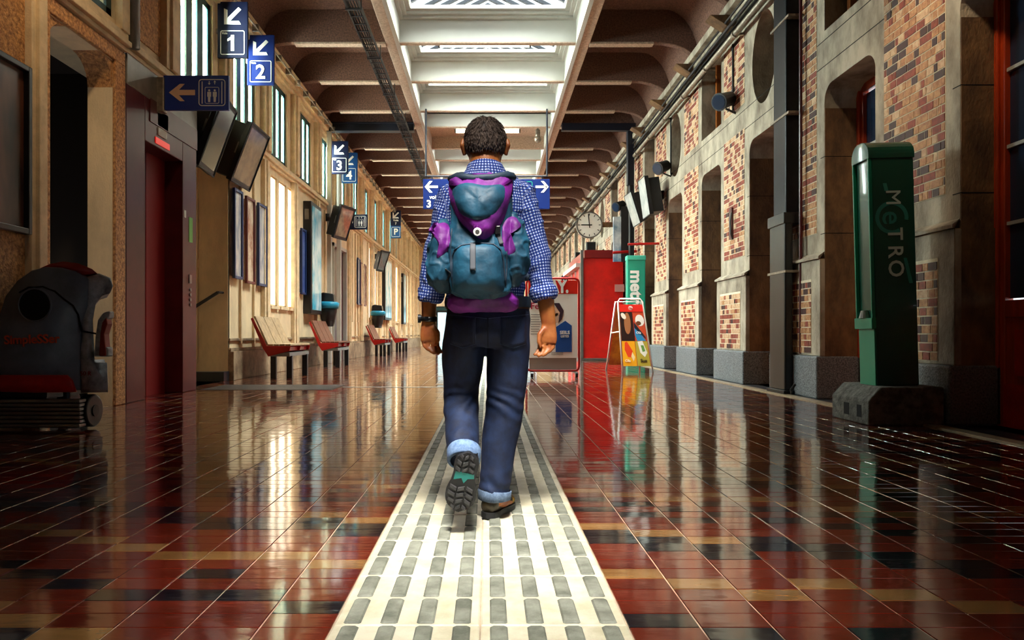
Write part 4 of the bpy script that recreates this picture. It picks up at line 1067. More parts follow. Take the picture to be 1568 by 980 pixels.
blob([(.60,.41),(.78,.42),(.90,.26),(.80,.20),(.66,.26)], 'eeeadb', .015); blob([(.70,.36),(.80,.36),(.84,.28),(.74,.27)], '5f9142', .017)
blob(ell(.48, .87, .09, .03), 'f6d9cf', .016)
sl = (math.atan2(1.56, .34), 0, .0)
for (s, u, v, z_, m_) in (('Ola', .48, .865, .06, 'e0402c'), ('Sun', .74, .15, .10, '2a1512'), ('Ola', .20, .15, .08, 'f6e6c0'), ('Ola', .68, .53, .07, 'f4f4f4')):
    text(s, z_, abp(u, v, .022), sl, mat('ink_t'+m_, m_, .4), t, bold=.02)
# rear board of the same stand
a = MB(); a.add([bk_[0].lerp(bk_[1], v)*(1-u)+bk_[3].lerp(bk_[2], v)*u for (u, v) in ((.05,.08),(.95,.08),(.95,.92),(.05,.92))], [(0,1,2,3)])
a.build('rear_sheet', mat('rear_print', 'a84a1d', .4, col2='e09a28', vscale=3), t)

# ---------------------------------------------------------------- benches
def make_bench(label):
    t = thing('bench', label, 'bench', (0, 0, 0), 'red benches along the window wall')
    L = 1.45
    prof = [(-.28, 1.10), (-.335, 1.10), (-.08, .60), (.38, .60), (.38, .52), (.02, .50), (-.10, .50)]
    for y in (0, L/2-.02, L-.04):
        a = MB(); a.prism([(-.30, 1.10), (-.335, 1.08), (-.11, .54), (-.02, .40), (.36, .50), (.38, .58), (-.05, .59)], 'y', y, y+.04); a.build('side_plate', M['red'], t, bevel=.006)
    for i in range(3):
        y0 = .0+i*(L/3)
        p = [Vector((-.285, 0, 1.12)), Vector((-.255, 0, 1.13)), Vector((-.02, 0, .62)), Vector((-.05, 0, .60))]
        a = MB(); vs = [(q.x, y0+.012, q.z) for q in p]+[(q.x, y0+L/3-.012, q.z) for q in p]
        a.add(vs, [(0,1,2,3),(4,5,6,7),(0,1,5,4),(1,2,6,5),(2,3,7,6),(3,0,4,7)]); a.build('back_slat', BW[0], t, bevel=.006)
    for i in range(4):
        x0 = -.03+i*.105; MB().box(x0, x0+.093, .01, L-.01, .59, .625).build('seat_slat', BW[0], t, bevel=.006)
    MB().box(-.02, .32, .05, L-.05, .50, .57).build('seat_beam', M['red'], t)
    MB().box(-.03, .36, .02, L-.02, .40, .47).build('carrier_beam', M['grey_metal'], t, bevel=.006)
    for y in (.1, L-.25):
        for x in (-.01, .28): MB().box(x, x+.1, y, y+.08, 0, .41).build('leg', M['black'], t, bevel=.006)
    return t
BW = [M['wood']]
b1 = make_bench('pale-slatted red bench in front of the framed posters, nearest bench'); b1.location = (-3.92, 13.0, 0)
BW = [M['wood_dk']]
b2 = make_bench('brown-slatted red bench under the blue-bagged bin beside the maroon door'); b2.location = (-3.94, 17.3, 0)
b3 = copy_tree(b2, (-.1, 8.6, 0), 'brown-slatted red bench by the second bin, third along the wall')
b4 = copy_tree(b2, (-.14, 14.8, 0), 'smallest and farthest red bench along the window wall')
def make_bin(x, y, z, label):
    t = thing('litter_bin', label, 'bin', (x, y, z), 'dark bins with blue bags on the window wall')
    a = MB(); a.tube([(x, y, z-.35), (x, y, z), (x, y, z+.2)], [(.14, .13), (.23, .20), (.25, .22)], 14, side=(1, 0, 0)); a.build('bucket', M['black'], t, smooth=True)
    a = MB(); a.tube([(x, y, z+.12), (x, y, z+.26), (x, y, z+.30)], [(.28, .25), (.30, .27), (.24, .22)], 14, side=(1, 0, 0)); a.build('bag_rim', M['bluebag'], t, smooth=True)
    a = MB(); a.prism([(x-.22, z+.28), (x+.2, z+.28), (x+.17, z+.5), (x-.1, z+.54), (x-.2, z+.5)], 'y', y-.16, y+.16); a.build('hood', M['black'], t, bevel=.03)
    MB().box(XL, x-.1, y-.04, y+.04, z+.0, z+.1).build('bracket', M['steel'], t)
make_bin(-4.2, 19.05, 1.35, 'dark bin with blue bag behind the second bench, nearer one')
make_bin(-4.2, 27.65, 1.38, 'dark bin with blue bag behind the third bench, farther one')

# ---------------------------------------------------------------- posters on the left wall
def framed(y0, y1, z0, z1, fm, pm, label, cat='poster', name='framed_poster', group='framed posters before the nearest bench', p=.05, XL=-4.5):
    t = thing(name, label, cat, (XL, (y0+y1)/2, z0), group); x = XL+.05
    a = MB(); w_ = .05
    a.box(x, x+p, y0, y0+w_, z0, z1); a.box(x, x+p, y1-w_, y1, z0, z1); a.box(x, x+p, y0+w_, y1-w_, z0, z0+w_); a.box(x, x+p, y0+w_, y1-w_, z1-w_, z1)
    a.build('frame', fm, t, bevel=.006)
    MB().box(XL+.0, x+.02, y0+w_, y1-w_, z0+w_, z1-w_).build('sheet', pm, t)
    return t
pp = mat('white_sheet_with_columns', 'd8cfc2', .25, col2='8a90a0', vscale=4, stretch=(1, 2, .6)); pk = mat('warm_sheet', 'd9c3a8', .25, col2='9c6a55', vscale=3)
blu = mat('blue_frame', '17305f', .35); mar = mat('maroon_frame', '5d1a1c', .35)
framed(12.62, 13.06, 1.78, 3.36, blu, pp, 'blue-framed white sheet nearest the stair recess')
framed(13.26, 13.74, 1.74, 3.34, mar, pk, 'maroon-framed sheet between two blue-framed ones')
framed(13.95, 14.46, 1.74, 3.34, blu, pp, 'blue-framed sheet next to the tall pale windows')
framed(24.62, 25.06, 1.8, 3.4, blu, pp, 'far narrow dark-framed sheet beyond the maroon door, first of three', group='far framed sheets')
framed(25.2, 25.64, 1.8, 3.3, mar, pk, 'far maroon-framed sheet beyond the maroon door, second of three', group='far framed sheets')
framed(25.8, 26.3, 1.8, 3.3, mar, pk, 'far maroon-framed sheet nearest the third bench', group='far framed sheets')
framed(17.18, 17.6, 1.75, 3.32, blu, mat('blue_notice', '1b3f86', .3, col2='5b6ea0', vscale=6), 'narrow blue notice beside the black light box', group=None)
pic = mat('blurred_brown_picture', '6b3f2c', .3, col2='1d120f', vscale=1.6, stretch=(1, 1.4, .5), detail=3)
framed(5.0, 6.53, 1.70, 3.20, M['black'], pic, 'large black-framed brown picture on the near left wall', group=None, p=.07, XL=-4.22)
def lightbox(y0, y1, z0, z1, label, p=.2):
    t = thing('advert_light_box', label, 'light box', (XL, (y0+y1)/2, z0), 'black light boxes on the window wall')
    MB().box(XL, XL+p, y0, y1, z0, z1).build('housing', M['black'], t, bevel=.015)
    MB().box(XL+p, XL+p+.008, y0+.09, y1-.06, z0+.1, z1-.1).build('poster', mat('blue_white_advert', '38a6c4', .15, col2='d4e4e6', vscale=1.5, emit=0, stretch=(1, 1.5, .8)), t)
    MB().box(XL+.04, XL+.14, y0-.004, y0, z1-.45, z1-.2).build('plate', M['grey_metal'], t)
lightbox(17.65, 18.75, 1.3, 4.05, 'tall black light box with a blue poster behind the second bench')
lightbox(30.4, 32.4, 1.4, 4.0, 'far black light box with pale poster beyond the second bin')
lightbox(37.0, 38.1, 1.3, 3.9, 'farthest black light box near the end of the window wall')

# ---------------------------------------------------------------- lift
lf = thing('lift', 'maroon lacquered lift enclosure with recessed doors projecting from the left wall', 'lift', (-4.35, 9.4, 0))
LX = -4.2
a = MB(); a.box(XL, LX, 8.42, 8.88, 0, 4.05); a.build('near_pier', M['maroon'], lf, bevel=.01)
a = MB(); a.box(XL, LX, 9.98, 10.45, 0, 4.05); a.build('far_pier', M['maroon'], lf, bevel=.01)
a = MB(); a.box(XL, LX, 8.88, 9.98, 3.18, 4.05); a.build('lintel', M['maroon'], lf, bevel=.01)
a = MB(); a.box(XL-.05, LX-.005, 8.385, 8.42, 0, 4.12); a.build('edge_strip', M['black'], lf)
MB().box(XL, LX+.01, 8.42, 10.45, 3.72, 4.08).build('head_panel', mat('pale_head_panel', '7d766a', .35, var=.3), lf, bevel=.01)
MB().box(XL, LX+.012, 9.0, 10.45, 3.45, 3.74).build('blank_sign', M['maroon'], lf)
for (y0, y1, m_) in ((8.88, 9.42, M['maroon']), (9.44, 9.98, mat('dark_red_leaf', '7a1014', .4))):
    MB().box(XL+.002, XL+.05, y0, y1, 0, 3.18).build('door_leaf', m_, lf)
MB().box(LX, LX+.01, 9.15, 9.55, 3.22, 3.30).build('indicator', mat('red_lit_indicator', 'd01a14', .3, emit=.4), lf)
a = MB(); a.box(LX, LX+.012, 9.22, 9.46, 3.34, 3.44); a.box(LX, LX+.012, 9.2, 9.5, 3.46, 3.66); a.build('notice', M['offwhite'], lf)
MB().box(LX, LX+.006, 10.18, 10.30, 2.10, 2.45).build('green_sticker', mat('green_sticker', '4f9a30', .4), lf)
MB().box(LX, LX+.006, 10.02, 10.08, 2.42, 2.52).build('white_sticker', M['offwhite'], lf)
a = MB(); a.box(LX, LX+.012, 10.18, 10.26, 1.52, 1.64)
for i in range(4): a.cyl((LX, 10.22, 1.22+i*.07), (LX+.015, 10.22, 1.22+i*.07), .024, 10)
a.build('call_button', M['grey_metal'], lf)
MB().box(XL+.05, XL+.056, 8.95, 9.1, 2.1, 2.32).build('door_sticker', mat('blue_white_sticker', 'a9a8c8', .4, col2='3a3f80', vscale=14), lf)
a = MB(); a.cyl((-4.13, 8.46, 4.14), (-4.13, 8.46, 6.3), .065, 14)
tag(a.build('downpipe', M['grey_metal'], smooth=True), 'pale round pipe above the near end of the lift', 'pipe')

# ---------------------------------------------------------------- floor scrubber
YS = 6.12
def S(px, py): return (PX(px, YS), PZ(py, YS))
sc = thing('floor_scrubber', 'bulky grey floor scrubbing machine with red bumper and black wheels at far left', 'cleaning machine', (-3.9, 6.6, 0))
bm_ = mat('grey_moulded_plastic', '76808c', .42, var=.3, vscale=5, bump=.12, bscale=8)
bm2 = mat('worn_light_grey_plastic', 'd0d4d6', .45, col2='74797e', vscale=7, detail=8)
def lump(name, pts, y0, y1, m, bev, dome=.06, sub=1):
    # closed outline in x,z with rounded cheeks
    pts = [S(*p) for p in pts]; n = len(pts)
    cxx = sum(p[0] for p in pts)/n; czz = sum(p[1] for p in pts)/n; vs = []; rings = []
    for (d, s) in ((0, .93), (dome*.35, .98), (dome, 1.0)):
        rings.append((y0+d, s))
    rings += [(y1-dome, 1.0), (y1-dome*.35, .98), (y1, .93)]
    for (y, s) in rings:
        for p in pts:
            x = cxx+(p[0]-cxx)*s; x -= (y-y0)*.56*max(0, min(1, (x+4.3)/.8)); vs.append((x, y, czz+(p[1]-czz)*s))
    fs = [(i*n+j, i*n+(j+1) % n, (i+1)*n+(j+1) % n, (i+1)*n+j) for i in range(5) for j in range(n)]+[tuple(range(n)), tuple(range(5*n, 6*n))]
    o = MB().add(vs, fs).build(name, m, sc, smooth=True)
    return o
body = [(-90,598),(-90,500),(-40,462),(0,470),(12,440),(26,428),(46,413),(70,408),(96,410),(120,418),(135,440),(122,470),(126,500),(123,540),(125,585),(120,600)]
lump('body_shell', [(-70,598),(-70,520),(-30,500),(-4,480),(5,452),(24,427),(46,412),(70,406),(94,407),(116,412),(140,425),(138,470),(128,500),(126,545),(126,600)], 6.12, 6.86, bm_, .1, .14)
lump('rear_shell', [(122,603),(120,540),(124,506),(118,470),(122,440),(132,422),(150,417),(168,424),(172,436),(168,446),(155,450),(145,462),(140,490),(141,512),(143,560),(163,560),(164,602)], 6.14, 6.84, bm2, .06, .08)
lump('tank_lid', [(50,412),(70,403),(92,399),(116,402),(138,411),(146,418),(120,421),(90,409)], 6.16, 6.82, M['maroon'] if False else mat('dark_red_plastic', 'a82418', .4, var=.2), .03, .06)
lump('bumper', [(-70,598),(-70,574),(110,574),(118,582),(124,600),(60,601)], 6.06, 6.9, mat('red_plastic_bumper', 'cf1a18', .35, var=.3), .03, .05)
c0 = S(54, 467); a = MB(); a.cyl((c0[0], YS-.01, c0[1]), (c0[0], YS+.08, c0[1]), .135, 28); a.build('round_recess', M['dark'], sc)
a = MB()
for i in range(28):
    a0, a1 = 2*PI*i/28, 2*PI*(i+1)/28
    a.cyl((c0[0]+.138*math.cos(a0), YS-.008, c0[1]+.138*math.sin(a0)), (c0[0]+.138*math.cos(a1), YS-.008, c0[1]+.138*math.sin(a1)), .008, 6)
a.build('recess_rim', bm_, sc)
sm = [S(*p) for p in ((30,448),(44,440),(66,439),(84,446),(98,458),(112,468),(120,482),(124,502),(125,507),(143,510),(160,514))]
MB().tube([(p[0], YS-.002, p[1]) for p in sm], .008, 6).build('seam', M['dark'], sc)
a = MB(); pr_ = [S(*p) for p in ((170,476),(160,479),(152,490),(149,510),(147,530),(146,546),(168,546),(168,532),(158,530),(158,505),(162,492),(170,486))]
a.prism(pr_, 'y', YS-.03, YS+.06); a.build('grab_handle', bm2, sc, bevel=.012)
a = MB(); a.prism([S(*p) for p in ((166,486),(160,494),(157,512),(155,545),(166,545),(163,512),(168,496))], 'y', YS-.04, YS+.05); a.build('red_insert', mat('red_insert', '8c1a12', .4), sc, bevel=.008)
text('SimpleSSer', .105, (PX(50, YS), YS-.012, PZ(520, YS)), (PI/2, -.03, 0), mat('orange_red_lettering', 'f0623c', .5), sc, bold=.02, sx=1.0)
text('50 R', .05, (PX(132, YS), YS-.008, PZ(572, YS)), UP, mat('red_mark', '8c1a1a', .5), sc)
a = MB(); a.box(-4.7, -3.75, 6.15, 6.85, PZ(612, 6.12), PZ(598, 6.12)); a.build('chassis', M['black'], sc, bevel=.02)
a = MB()
for i in range(7):
    z0 = PZ(656, 6.05)+.012+i*.034; a.box(-4.75, PX(125, 6.05), 6.02+.004*(i % 2), 6.12, z0, z0+.027)
a.build('squeegee_ribs', M['grey_metal'], sc, bevel=.006)['kind'] = 'stuff'
MB().box(-4.75, PX(120, 6.05), 6.06, 6.2, .02, .235).build('brush_deck', M['blackm'], sc, bevel=.02)
for (wx, y) in ((-3.95, 6.75), (-3.46, 6.22)): wheel = MB().cyl((wx, y, .152), (wx+.09, y, .152), .14, 24).build('wheel', M['black'], sc, bevel=.015)
MB().cyl((-3.372, 6.22, .152), (-3.362, 6.22, .152), .05, 16).build('wheel_hub', M['steel'], wheel)
for x in (-4.3, -4.0, -3.6): MB().cyl((x, 6.2, .2), (x, 6.2, .36), .03, 10).build('strut', M['steel'], sc)
# ---------------------------------------------------------------- the man
YM = 3.2
man = thing('person', 'man in blue checked shirt and jeans walking away with a backpack', 'person', (-.01, YM, 0))
skin = mat('tanned_skin', 'c07a3e', .45, col2='9c4f2a', vscale=9, coords='pos')
skin.node_tree.nodes['Principled BSDF'].inputs['Subsurface Weight'].default_value = .05
def m3(px, py, dy=0): return Vector(P(px, py, YM+dy)) if False else Vector((PX(px, YM), YM+dy, PZ(py, YM)))

# head, neck, trunk, arms, hands, legs as one skin surface
HX = -.012
b = MB()
head = [(1.752, .030, .040, .0), (1.742, .058, .072, .0), (1.72, .078, .090, .002), (1.69, .086, .098, .004), (1.655, .086, .099, .006), (1.62, .080, .092, .014), (1.59, .072, .076, .026), (1.56, .060, .062, .036), (1.545, .046, .045, .045)]
b.tube([(HX, YM+.03+q[3], q[0]) for q in head][::-1], [(q[1], q[2]) for q in head][::-1], 24, side=(1, 0, 0))
b.tube([(HX, YM-.0, 1.44), (HX, YM-.002, 1.50), (HX, YM+.008, 1.56), (HX, YM+.02, 1.62), (HX, YM+.03, 1.66)], [(.12, .075), (.078, .068), (.070, .068), (.066, .066), (.06, .06)], 20)
# face: brow, nose, lips, chin
b.tube([(HX-.05, YM+.118, 1.672), (HX, YM+.128, 1.676), (HX+.05, YM+.118, 1.672)], .011, 8, side=(0, 0, 1))
b.tube([(HX, YM+.118, 1.672), (HX, YM+.138, 1.645), (HX, YM+.152, 1.622), (HX, YM+.130, 1.612)], [.008, .010, .015, .012], 8)
b.sphere((HX-.014, YM+.131, 1.618), .009); b.sphere((HX+.014, YM+.131, 1.618), .009)
b.tube([(HX-.024, YM+.112, 1.590), (HX, YM+.124, 1.592), (HX+.024, YM+.112, 1.590)], [.005, .008, .005], 8, side=(0, 0, 1))
b.tube([(HX-.022, YM+.112, 1.581), (HX, YM+.122, 1.579), (HX+.022, YM+.112, 1.581)], [.005, .008, .005], 8, side=(0, 0, 1))
b.sphere((HX, YM+.105, 1.556), .02)
for s in (-1, 1):
    ex = HX+s*.091
    b.tube([(ex, YM+.022, 1.602), (ex+s*.005, YM+.016, 1.622), (ex+s*.011, YM+.008, 1.645), (ex+s*.008, YM+.018, 1.668), (ex, YM+.034, 1.670)], [.009, .010, .012, .011, .008], 8)
# trunk
b.tube([(-.012, YM, .86), (-.012, YM, 1.0), (-.014, YM, 1.15), (-.014, YM, 1.3), (-.014, YM, 1.42), (-.014, YM, 1.49)], [(.15, .10), (.145, .095), (.155, .10), (.165, .105), (.15, .09), (.08, .06)], 20)
LS, LE, LC, LWr = m3(693, 306), m3(663, 392, .0), m3(657, 450, .02), m3(655, 494, .035)
RS, RE, RC, RWr = m3(800, 306), m3(822, 390, -.0), m3(834, 450, -.01), m3(840, 497, -.01)
b.tube([LS+Vector((.05, 0, .02)), LS, LE, LC, LWr], [.05, .045, .042, (.037, .034), (.030, .022)], 16)
b.tube([RS-Vector((.05, 0, -.02)), RS, RE, RC, RWr], [.05, .045, .042, (.040, .034), (.032, .022)], 16)
def mkhand(b, W, s):
    # s=+1: right hand, thumb to the left (towards the body); back of the hand outward
    def q(dx, dy, dz): return W+Vector((dx*s, dy, dz))
    b.tube([q(0, 0, .012), q(-.002, -.004, -.02), q(-.004, -.010, -.055), q(-.006, -.014, -.082)], [(.030, .020), (.036, .019), (.041, .018), (.039, .014)], 14)
    F4 = [(-.034, .0, .95), (-.013, -.004, 1.05), (.010, -.002, 1.0), (.029, .004, .82)]
    for i, (dx, dy, L) in enumerate(F4):
        x = dx-.006; c = .5+.14*i
        p = [q(x, -.008+dy, -.07), q(x-.004, -.016+dy, -.07-.038*L), q(x-.010-.012*c, -.026+dy, -.07-.038*L-.021*L), q(x-.014-.028*c, -.030+dy, -.07-.038*L-.030*L)]
        b.tube(p, [.0098, .0088, .0080, .0068], 8)
    b.tube([q(-.022, -.012, -.02), q(-.043, -.026, -.045), q(-.046, -.034, -.078), q(-.036, -.036, -.100)], [.015, .0125, .0100, .0078], 8)
mkhand(b, RWr, 1); mkhand(b, LWr, -1)
# legs inside the jeans, feet inside the boots
hipL, hipR = Vector((-.098, YM, .86)), Vector((.075, YM, .86))
kneeL, ankL = Vector((-.112, YM+.10, .50)), Vector((-.100, 2.965, .30))
kneeR, ankR = Vector((.072, YM+.02, .50)), Vector((.029, YM-.0, .11))
b.tube([hipL, kneeL, ankL], [.07, .05, .035], 14); b.tube([hipR, kneeR, ankR], [.07, .05, .035], 14)
b.tube([ankR+Vector((0, 0, .0)), ankR+Vector((0, .0, -.04)), ankR+Vector((.03, .06, -.06)), ankR+Vector((.06, .12, -.07))], [.036, .036, (.035, .025), (.03, .015)], 10)
b.tube([ankL, ankL+Vector((-.005, -.02, -.06)), ankL+Vector((-.02, -.01, -.15))], [.034, (.032, .025), (.03, .018)], 10)
body_o = b.build('body', skin, man, smooth=True); remesh(body_o, .0048, 3)
# eyes
for s in (-1, 1): MB().sphere((HX+s*.031, YM+.106, 1.655), .012, n=14, m=10).build('eye', mat('eye_white', 'e8e4dc', .2), man, smooth=True)

# hair: short cap, thicker on top, open over the face
hair = mat('short_grey_brown_hair', '6e5a4e', .7, col2='2c211d', vscale=60, bump=.5, bscale=220, stretch=(1, 1, .12), detail=8, bdist=.002, c2pos=(.3, .75))
h = MB(); nU, nV = 48, 26; vs = []; keep = []
for j in range(nV+1):
    t = PI*.5-(PI*.86)*j/nV if False else j/nV
    for i in range(nU):
        u = 2*PI*i/nU; ph = t*PI*.72                       # polar angle from the crown
        back = max(0, -math.sin(u))                        # 1 at the nape
        rx, ry, rz = .0935, .107, .118
        x = HX+rx*math.sin(ph)*math.cos(u)*(1-.06*max(0, ph-1.6)*4); y = YM+.030+ry*math.sin(ph)*math.sin(u); z = 1.655+rz*math.cos(ph)*1.0
        tuft = noise.noise(Vector((x*38, y*38, z*30)))*.0022+noise.noise(Vector((x*90, y*90, z*60)))*.001
        d = Vector((x-HX, y-YM-.03, z-1.655)).normalized(); vs.append(Vector((x, y, z))+d*tuft)
fs = []
for j in range(nV):
    for i in range(nU):
        k = (i+1) % nU; u = 2*PI*(i+.5)/nU; ph = (j+.5)/nV*PI*.72; s = math.sin(u)
        lim = 2.02 if s < -.25 else (1.25 if s > .45 else (1.78 if abs(math.cos(u)) > .93 and s > -.1 else 2.0-(.75*max(0, s+.25)/.7)))
        if ph < lim: fs.append((j*nU+i, j*nU+k, (j+1)*nU+k, (j+1)*nU+i))
h.add(vs, fs); ho = h.build('hair', hair, man, smooth=True)
so = ho.modifiers.new('s', 'SOLIDIFY'); so.thickness = .010; so.offset = -1
# locks of hair standing off the cap
lk = MB(); 
for i in range(1800):
    u = R.uniform(0, 2*PI); ph = math.acos(R.uniform(math.cos(2.0), 1)); s = math.sin(u)
    if s > .3 and ph > 1.15: continue
    if abs(s) <= .3 and ph > 1.7: continue
    d = Vector((.0935*math.sin(ph)*math.cos(u), .107*math.sin(ph)*math.sin(u), .118*math.cos(ph)))
    p0 = Vector((HX, YM+.03, 1.655))+d*.985
    down = Vector((R.uniform(-.2, .2), R.uniform(-.2, .2), -1)); n_ = d.normalized(); tdir = (down-n_*down.dot(n_)).normalized() if ph > .35 else Vector((R.uniform(-1, 1), R.uniform(-1, 1), 0)).normalized()
    L = .022 if ph < 1.2 else .016
    p1 = p0+n_*.0035+tdir*L*.5; p2 = p0+n_*.0035+tdir*L
    lk.tube([p0, p1, p2], [.0016, .0014, .0005], 4)
q = lk.build('hair_locks', hair, man, smooth=True); q['kind'] = 'stuff'

# shirt ---------------------------------------------------------------
def cloth_noise(o, amp, f, zstretch=1.0, seed=0, amp2=0, f2=30):
    me = o.data; me.update(); NS = [v.normal.copy() for v in me.vertices]
    for v, n in zip(me.vertices, NS):
        p = v.co.copy()
        d = noise.noise(Vector((p.x*f+seed, p.y*f, p.z*f*zstretch)))*amp
        r_ = 1-abs(noise.noise(Vector((p.x*f*1.3-seed, p.y*f, p.z*f*zstretch*1.6+7))))*2
        d += max(0, r_)**3*amp*.7
        if amp2: d += noise.noise(Vector((p.x*f2, p.y*f2, p.z*f2)))*amp2
        v.co = p+n*d
    me.update()
s = MB()
tr = [(.93, .165, .118, -.002), (1.0, .172, .122, 0), (1.10, .178, .125, 0), (1.22, .188, .128, 0), (1.33, .198, .130, 0), (1.40, .198, .126, 0), (1.455, .172, .108, -.004), (1.49, .125, .090, -.004), (1.515, .090, .080, 0), (1.532, .080, .077, .006)]
s.tube([(-.012, YM+q[3], q[0]) for q in tr], [(q[1], q[2]) for q in tr], 32)
# shoulders and sleeves
def sleeve(s, S_, E_, C_, sg):
    top = S_+Vector((-sg*.075, 0, .035))
    s.tube([top-Vector((sg*.03, 0, -.005)), top, S_+Vector((sg*.006, 0, -.01)), S_.lerp(E_, .35)+Vector((sg*.004, 0, 0)), S_.lerp(E_, .7), E_, E_.lerp(C_, .5), C_],
           [(.055, .08), (.066, .082), (.072, .074), (.066, .070), (.060, .064), (.056, .060), (.052, .056), (.050, .052)], 20, side=(1, 0, 0))
LSl, RSl = m3(695, 302), m3(795, 300)
LEl, REl = m3(667, 392), m3(822, 392)
LCl, RCl = m3(660, 448, .015), m3(831, 446, -.01)
sleeve(s, LSl, LEl, LCl, -1); sleeve(s, RSl, REl, RCl, 1)
plaid = bpy.data.materials.new('blue_white_gingham'); plaid.use_nodes = True
nt = plaid.node_tree; bs = nt.nodes['Principled BSDF']; bs.inputs['Roughness'].default_value = .75
at = nt.nodes.new('ShaderNodeAttribute'); at.attribute_name = 'weave'
sx_ = nt.nodes.new('ShaderNodeSeparateXYZ'); nt.links.new(at.outputs['Vector'], sx_.inputs[0])
def stripe(out):
    m1 = nt.nodes.new('ShaderNodeMath'); m1.operation = 'MULTIPLY'; m1.inputs[1].default_value = 1/.0128; nt.links.new(out, m1.inputs[0])
    m2 = nt.nodes.new('ShaderNodeMath'); m2.operation = 'FRACT'; nt.links.new(m1.outputs[0], m2.inputs[0])
    m3_ = nt.nodes.new('ShaderNodeMath'); m3_.operation = 'GREATER_THAN'; m3_.inputs[1].default_value = .42; nt.links.new(m2.outputs[0], m3_.inputs[0]); return m3_.outputs[0]
a1 = stripe(sx_.outputs[0]); a2 = stripe(sx_.outputs[1])
ad = nt.nodes.new('ShaderNodeMath'); ad.operation = 'ADD'; nt.links.new(a1, ad.inputs[0]); nt.links.new(a2, ad.inputs[1])
mu = nt.nodes.new('ShaderNodeMath'); mu.operation = 'MULTIPLY'; mu.inputs[1].default_value = .5; nt.links.new(ad.outputs[0], mu.inputs[0])
rp_ = nt.nodes.new('ShaderNodeValToRGB'); rp_.color_ramp.interpolation = 'CONSTANT'
rp_.color_ramp.elements[0].color = lin('d5dbec'); rp_.color_ramp.elements[1].position = .25; rp_.color_ramp.elements[1].color = lin('2c55b4')
e = rp_.color_ramp.elements.new(.75); e.color = lin('0d1e66')
nt.links.new(mu.outputs[0], rp_.inputs[0]); nt.links.new(rp_.outputs[0], bs.inputs['Base Color'])
def weave(o, segs):
    # arc-length round the nearest limb and distance along it, so that the checks follow the cloth
    me = o.data; A = me.attributes.new('weave', 'FLOAT_VECTOR', 'POINT'); out = []
    for v in me.vertices:
        best = None
        for (p0, p1, w_, rad) in segs:
            d = p1-p0; t = max(0, min(1, (v.co-p0).dot(d)/d.length_squared)); c = p0+d*t; dist = (v.co-c).length/w_
            if best is None or dist < best[0]: best = (dist, p0, p1, c, t, rad)
        _, p0, p1, c, t, rad = best; ax = (p1-p0).normalized()
        sd = Vector((1, 0, 0)); sd = (sd-ax*sd.dot(ax)).normalized(); ot = ax.cross(sd); r_ = v.co-c
        ang = math.atan2(r_.dot(sd), r_.dot(ot) if ot.y < 0 else -r_.dot(ot))
        out += [ang*rad, (v.co-p0).dot(ax), 0]
    A.data.foreach_set('vector', out)
T0, T1 = Vector((-.012, YM, .9)), Vector((-.012, YM, 1.46))
segs = [(T0, T1, 1.5, .17), (LSl+Vector((.03, 0, .03)), LEl, .62, .066), (LEl, LCl, .6, .056), (RSl+Vector((-.03, 0, .03)), REl, .62, .066), (REl, RCl, .6, .056)]
shirt = s.build('shirt', plaid, man, smooth=True); remesh(shirt, .0065, 3); cloth_noise(shirt, .0095, 11, .9, 3, .0016, 34); weave(shirt, segs)
col = MB()
col.tube([(HX, YM-.002, 1.492), (HX, YM-.002, 1.500), (HX, YM+.0, 1.525), (HX, YM+.006, 1.545)], [(.103, .094), (.100, .091), (.087, .083), (.081, .078)], 28, cap=False)
co = col.build('collar', plaid, shirt, smooth=True); so = co.modifiers.new('s', 'SOLIDIFY'); so.thickness = .006; weave(co, [(Vector((HX, YM, 1.5)), Vector((HX, YM, 1.62)), 1, .08)])
for (C_, E_, sg, r_) in ((LCl, LEl, -1, .058), (RCl, REl, 1, .060)):
    ax = (C_-E_).normalized(); c = MB()
    p0 = C_-ax*.022; p1 = C_+ax*.040
    c.tube([p0+Vector((0,0,0)), p0+ax*.01, C_+ax*.01, p1-ax*.008, p1], [(.046, .048), (r_, r_), (r_+.002, r_+.001), (r_-.004, r_-.002), (.044, .044)], 20)
    cf = c.build('cuff', plaid, shirt, smooth=True); remesh(cf, .005, 2); cloth_noise(cf, .006, 22, 1, 9*sg, .001); weave(cf, [(E_, p1, 1, .058)])

# jeans ---------------------------------------------------------------
denim = mat('dark_blue_denim', '152a50', .75, col2='0a1530', vscale=16, bump=.35, bscale=260, detail=8, bdist=.002)
denim_b = mat('brighter_blue_denim', '22488a', .75, col2='142c5c', vscale=16, bump=.35, bscale=260, detail=8, bdist=.002)
j = MB()
j.tube([(.0, YM, .955), (.0, YM-.002, .92), (.0, YM-.006, .87), (.0, YM-.006, .81), (-.0, YM, .76)], [(.170, .118), (.180, .126), (.188, .134), (.186, .134), (.16, .11)], 32)
j.tube([(-.095, YM, .86), (-.108, YM+.015, .76), (-.113, YM+.045, .66), (-.118, YM+.07, .56), (-.116, YM+.065, .50), (-.116, YM-.02, .435), (-.108, YM-.14, .36), (-.100, 2.955, .30)],
       [(.092, .12), (.095, .115), (.092, .102), (.084, .092), (.080, .090), (.076, .084), (.068, .074), (.060, .062)], 22)
j.tube([(.092, YM, .86), (.092, YM+.0, .76), (.088, YM+.005, .66), (.080, YM+.01, .56), (.072, YM+.01, .48), (.058, YM+.005, .37), (.040, YM, .24), (.030, YM-.004, .115), (.028, YM-.004, .085)],
       [(.092, .12), (.095, .112), (.092, .10), (.087, .094), (.085, .090), (.079, .084), (.072, .078), (.066, .074), (.062, .068)], 22)
jeans = j.build('jeans', denim, man, smooth=True); remesh(jeans, .007, 4)
